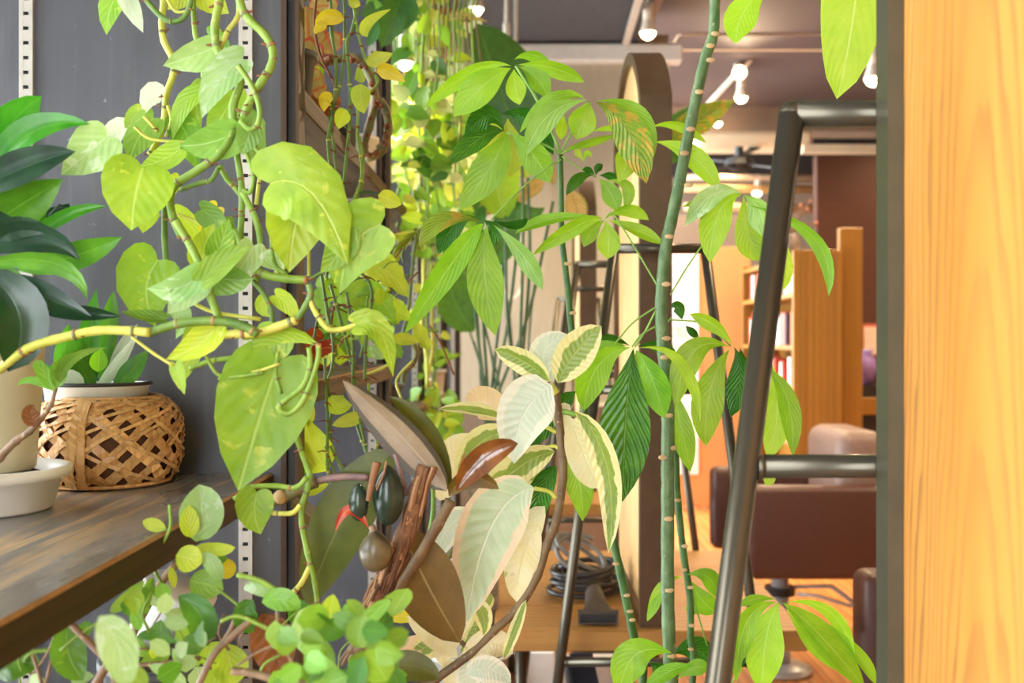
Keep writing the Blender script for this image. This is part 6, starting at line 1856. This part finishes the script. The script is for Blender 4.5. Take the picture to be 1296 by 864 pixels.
Q('B3', [(480, 300), (410, 235), (358, 312)], 42, 'red', .98, roll=20, fold=.5, kind='lance')
Q('B3', [(490, 840), (620, 800), (740, 850)], 110, 'rub', 1.0)
Q('B3', [(200, 200), (250, 240), (310, 300)], 70, 'rubb', 1.08)
def bud(cx, cy, w, h, mat, d=.985, tip=None):
    c = P(*XY('B3', cx, cy), d); k_ = 1 / 2.88 / FP * d
    m = MB().ball(c, 1, 14, 10, (w / 2 * k_, w / 2 * k_, h / 2 * k_))
    for i, v in enumerate(m.v):
        t = (v.z - c.z) / (h / 2 * k_)
        if t > 0: v.x = c.x + (v.x - c.x) * (1 - .35 * t * t)
    obj('bud', m, mat, RB, True)
BUDM = plain('bud_dark_green', (46, 62, 48), .2, var=.25, scale=40)
BUDT = plain('bud_tan', (104, 92, 66), .3, var=.35, scale=50)
bud(552, 180, 118, 222, BUDM); bud(445, 205, 76, 140, BUDM); bud(505, 385, 122, 150, BUDT, .975)
ST(RB, 'B3', [(510, 60), (495, 120), (478, 200)], 32, 'fibre', .97, 'dry_sheath', taper=.6)
ST(RB, 'B3', [(545, 55), (535, 100), (510, 160)], 8, 'fibre', .965, 'dry_sheath')
ST(RB, 'B3', [(490, 290), (505, 330), (520, 360)], 26, 'twig', .985, 'bud_stalk')

# ================================================================== small leaved plants at the lower left
random.seed(8)
SL = thing('small_leaved_plant', 'leggy small-leaved plant spilling round the front edge of the worn shelf', 'plant', (-.40, 1.15, .802))
pot(SL, (-.405, 1.16, .8005), .075, .135, GREYP)
for crop, pts, w, d in (('A3', [(645, 425), (580, 510), (530, 600), (480, 700), (440, 850)], 30, .95), ('A3', [(205, 590), (270, 660), (330, 720), (400, 800), (430, 900)], 26, .80), ('A3', [(920, 630), (850, 690), (780, 760), (720, 880)], 26, .86),
        ('A3', [(860, 620), (840, 670), (800, 730)], 18, .88), ('A3', [(340, 880), (390, 800), (470, 700)], 34, .84), ('A3', [(500, 800), (600, 790), (730, 775)], 16, .85), ('A3', [(120, 760), (150, 864), (160, 950)], 14, .85), ('A3', [(200, 690), (170, 760), (120, 830)], 8, .85), ('A3', [(190, 770), (165, 870)], 12, .85),
        ('B3', [(-20, 820), (60, 830), (180, 860), (300, 880)], 30, .80), ('B3', [(240, 900), (150, 640), (165, 560)], 14, .84), ('B3', [(380, 800), (470, 660), (560, 560)], 12, .82), ('B3', [(0, 800), (100, 740), (230, 700)], 10, .84), ('A3', [(560, 650), (590, 600), (600, 560)], 6, .92)):
    ST(SL, crop, pts, w, 'twig', d, 'twig', n=7)
for crop, pts, w, d in (('A3', [(210, 742), (120, 752), (90, 790), (100, 830)], 18, .86), ('B3', [(0, 470), (80, 490), (150, 530), (190, 560)], 20, .85), ('B3', [(-60, 640), (0, 620), (80, 650), (140, 690), (160, 740)], 16, .84), ('B3', [(180, 700), (220, 640), (260, 690)], 10, .83),
        ('A3', [(400, 620), (300, 680), (220, 745)], 12, .8), ('A3', [(880, 590), (830, 550), (790, 520)], 10, .9), ('A3', [(740, 680), (740, 730), (700, 760)], 10, .88), ('B3', [(200, 690), (300, 640), (380, 600)], 14, .82)):
    ST(SL, crop, pts, w, 'vine', d, 'green_stem', n=6)
ST(SL, 'A3', [(590, 500), (565, 450), (580, 380), (620, 300), (618, 215)], 12, 'vine', .93, 'green_stem', n=6)
Z = lambda crop, pts, w, mat='small', d=.9, **k: LF(SL, crop, pts, w, mat, d, k.pop('kind', 'ellip'), **k)
Z('A3', [(715, 350), (735, 240), (725, 140)], 158, 'pale', .92, fold=.3)
Z('A3', [(700, 335), (690, 280), (690, 215)], 70, 'lime', .91)
Z('A3', [(605, 298), (560, 288), (520, 272)], 50, 'lime', .93)
Z('A3', [(605, 300), (580, 310), (545, 320)], 30, 'small', .94)
Z('A3', [(640, 400), (690, 412), (735, 430)], 100, 'lime', .9)
Z('A3', [(730, 390), (780, 440), (800, 500)], 60, 'pale', .91)
Z('A3', [(690, 490), (750, 505), (815, 525)], 110, 'pothd', .92)
Z('A3', [(715, 365), (790, 378), (858, 370)], 50, 'lime', .93)
Z('A3', [(800, 470), (830, 450), (830, 410)], 60, 'yellow', .96)
Z('A3', [(740, 410), (790, 410), (820, 440)], 60, 'smalld', .97)
Z('A3', [(620, 440), (630, 480), (635, 520)], 30, 'lime', .92)
Z('A3', [(648, 545), (735, 630), (722, 745)], 110, 'smalld', .9, fold=.3)
Z('A3', [(720, 740), (680, 680), (640, 630)], 70, 'poth', .91)
Z('A3', [(245, 650), (250, 760), (305, 855)], 122, 'smalld', .83, fold=.2)
Z('A3', [(360, 620), (430, 730), (460, 890)], 135, 'pale', .66, fold=.15)
Z('A3', [(400, 605), (460, 560), (530, 488)], 50, 'poth', .86)
Z('A3', [(440, 560), (520, 550), (590, 590)], 44, 'pale', .92)
Z('A3', [(500, 700), (560, 690), (650, 720)], 40, 'smalld', .9)
Z('A3', [(560, 720), (570, 750), (580, 780)], 50, 'lime', .9)
Z('A3', [(330, 640), (310, 670), (320, 700)], 50, 'smalld', .84)
Z('A3', [(540, 800), (620, 830), (680, 870)], 50, 'pale', .84)
Z('A3', [(-40, 830), (40, 790), (150, 800)], 130, 'smalld', .86)
Z('A3', [(560, 480), (545, 520), (560, 560)], 40, 'smalld', .93)
Z('B3', [(90, 570), (165, 560), (232, 592)], 84, 'small', .83)
Z('B3', [(20, 520), (80, 520), (130, 560)], 50, 'pale', .86)
Z('B3', [(265, 580), (265, 680), (310, 770)], 125, 'pale', .80)
Z('B3', [(345, 690), (340, 610), (352, 540)], 76, 'lime', .81)
Z('B3', [(240, 700), (300, 760), (340, 830)], 100, 'teal', .79)
Z('B3', [(60, 560), (30, 620), (60, 680)], 90, 'smalld', .87)
Z('B3', [(180, 560), (230, 620), (200, 680)], 90, 'smalld', .88)
Z('B3', [(90, 610), (130, 720), (160, 860)], 160, 'brown', .90)
Z('B3', [(400, 560), (440, 620), (430, 690)], 70, 'small', .82)
Z('B3', [(560, 560), (490, 620), (430, 700)], 60, 'small', .81)
Z('B3', [(480, 700), (530, 650), (535, 600)], 80, 'smalld', .84)
Z('A3', [(820, 720), (840, 800), (860, 870)], 130, 'lime', .93)
Z('A3', [(740, 800), (780, 760), (850, 740)], 90, 'lime', .94)
tangle(SL, [(310, 760, 500, 870), (360, 780, 500, 864)], .64, .86, 40, (26, 50), ['small', 'smalld', 'smalld', 'pothd', 'small', 'pothd', 'pale'], ('ellip', 'ovate'))
tangle(SL, [(30, 810, 300, 870), (160, 760, 260, 830)], .74, 1.0, 30, (20, 40), ['small', 'smalld', 'poth', 'pale'], ('ellip', 'ovate'))
for i in range(26):
    x = random.uniform(20, 500); y = random.uniform(790, 870); a = random.uniform(-2.6, -.5); l = random.uniform(30, 80)
    if x < 170 and y < 830: continue
    ST(SL, 'px', [(x, y), (x + l * .5 * cos(a), y + l * .5 * sin(a) * .7), (x + l * cos(a + .3), y + l * .7 * sin(a + .3))], random.choice([2.2, 3, 4]), random.choice(['twig', 'vine', 'twig']), random.uniform(.84, .98), 'twig', n=5, k=3)

WP = thing('white_pot', 'tilted white plastic pot standing on the low shelf behind the small leaves', 'pot', (-.37, 1.26, .802))
q = [P(198, 742, 1.24), P(262, 742, 1.24), P(225, 838, 1.24), P(150, 838, 1.24)]
ax_a = (q[2] + q[3]) / 2; ax_b = (q[0] + q[1]) / 2
m = MB().tube([ax_a, ax_a.lerp(ax_b, .9), ax_a.lerp(ax_b, .901), ax_b], [.036, .043, .046, .046], 24)
obj('pot', m, WHITEP, WP, True)
obj('stand', MB().box((ax_a.x - .03, 1.21, .8006), (ax_a.x + .03, 1.27, ax_a.z - .012)), GREYP, WP)
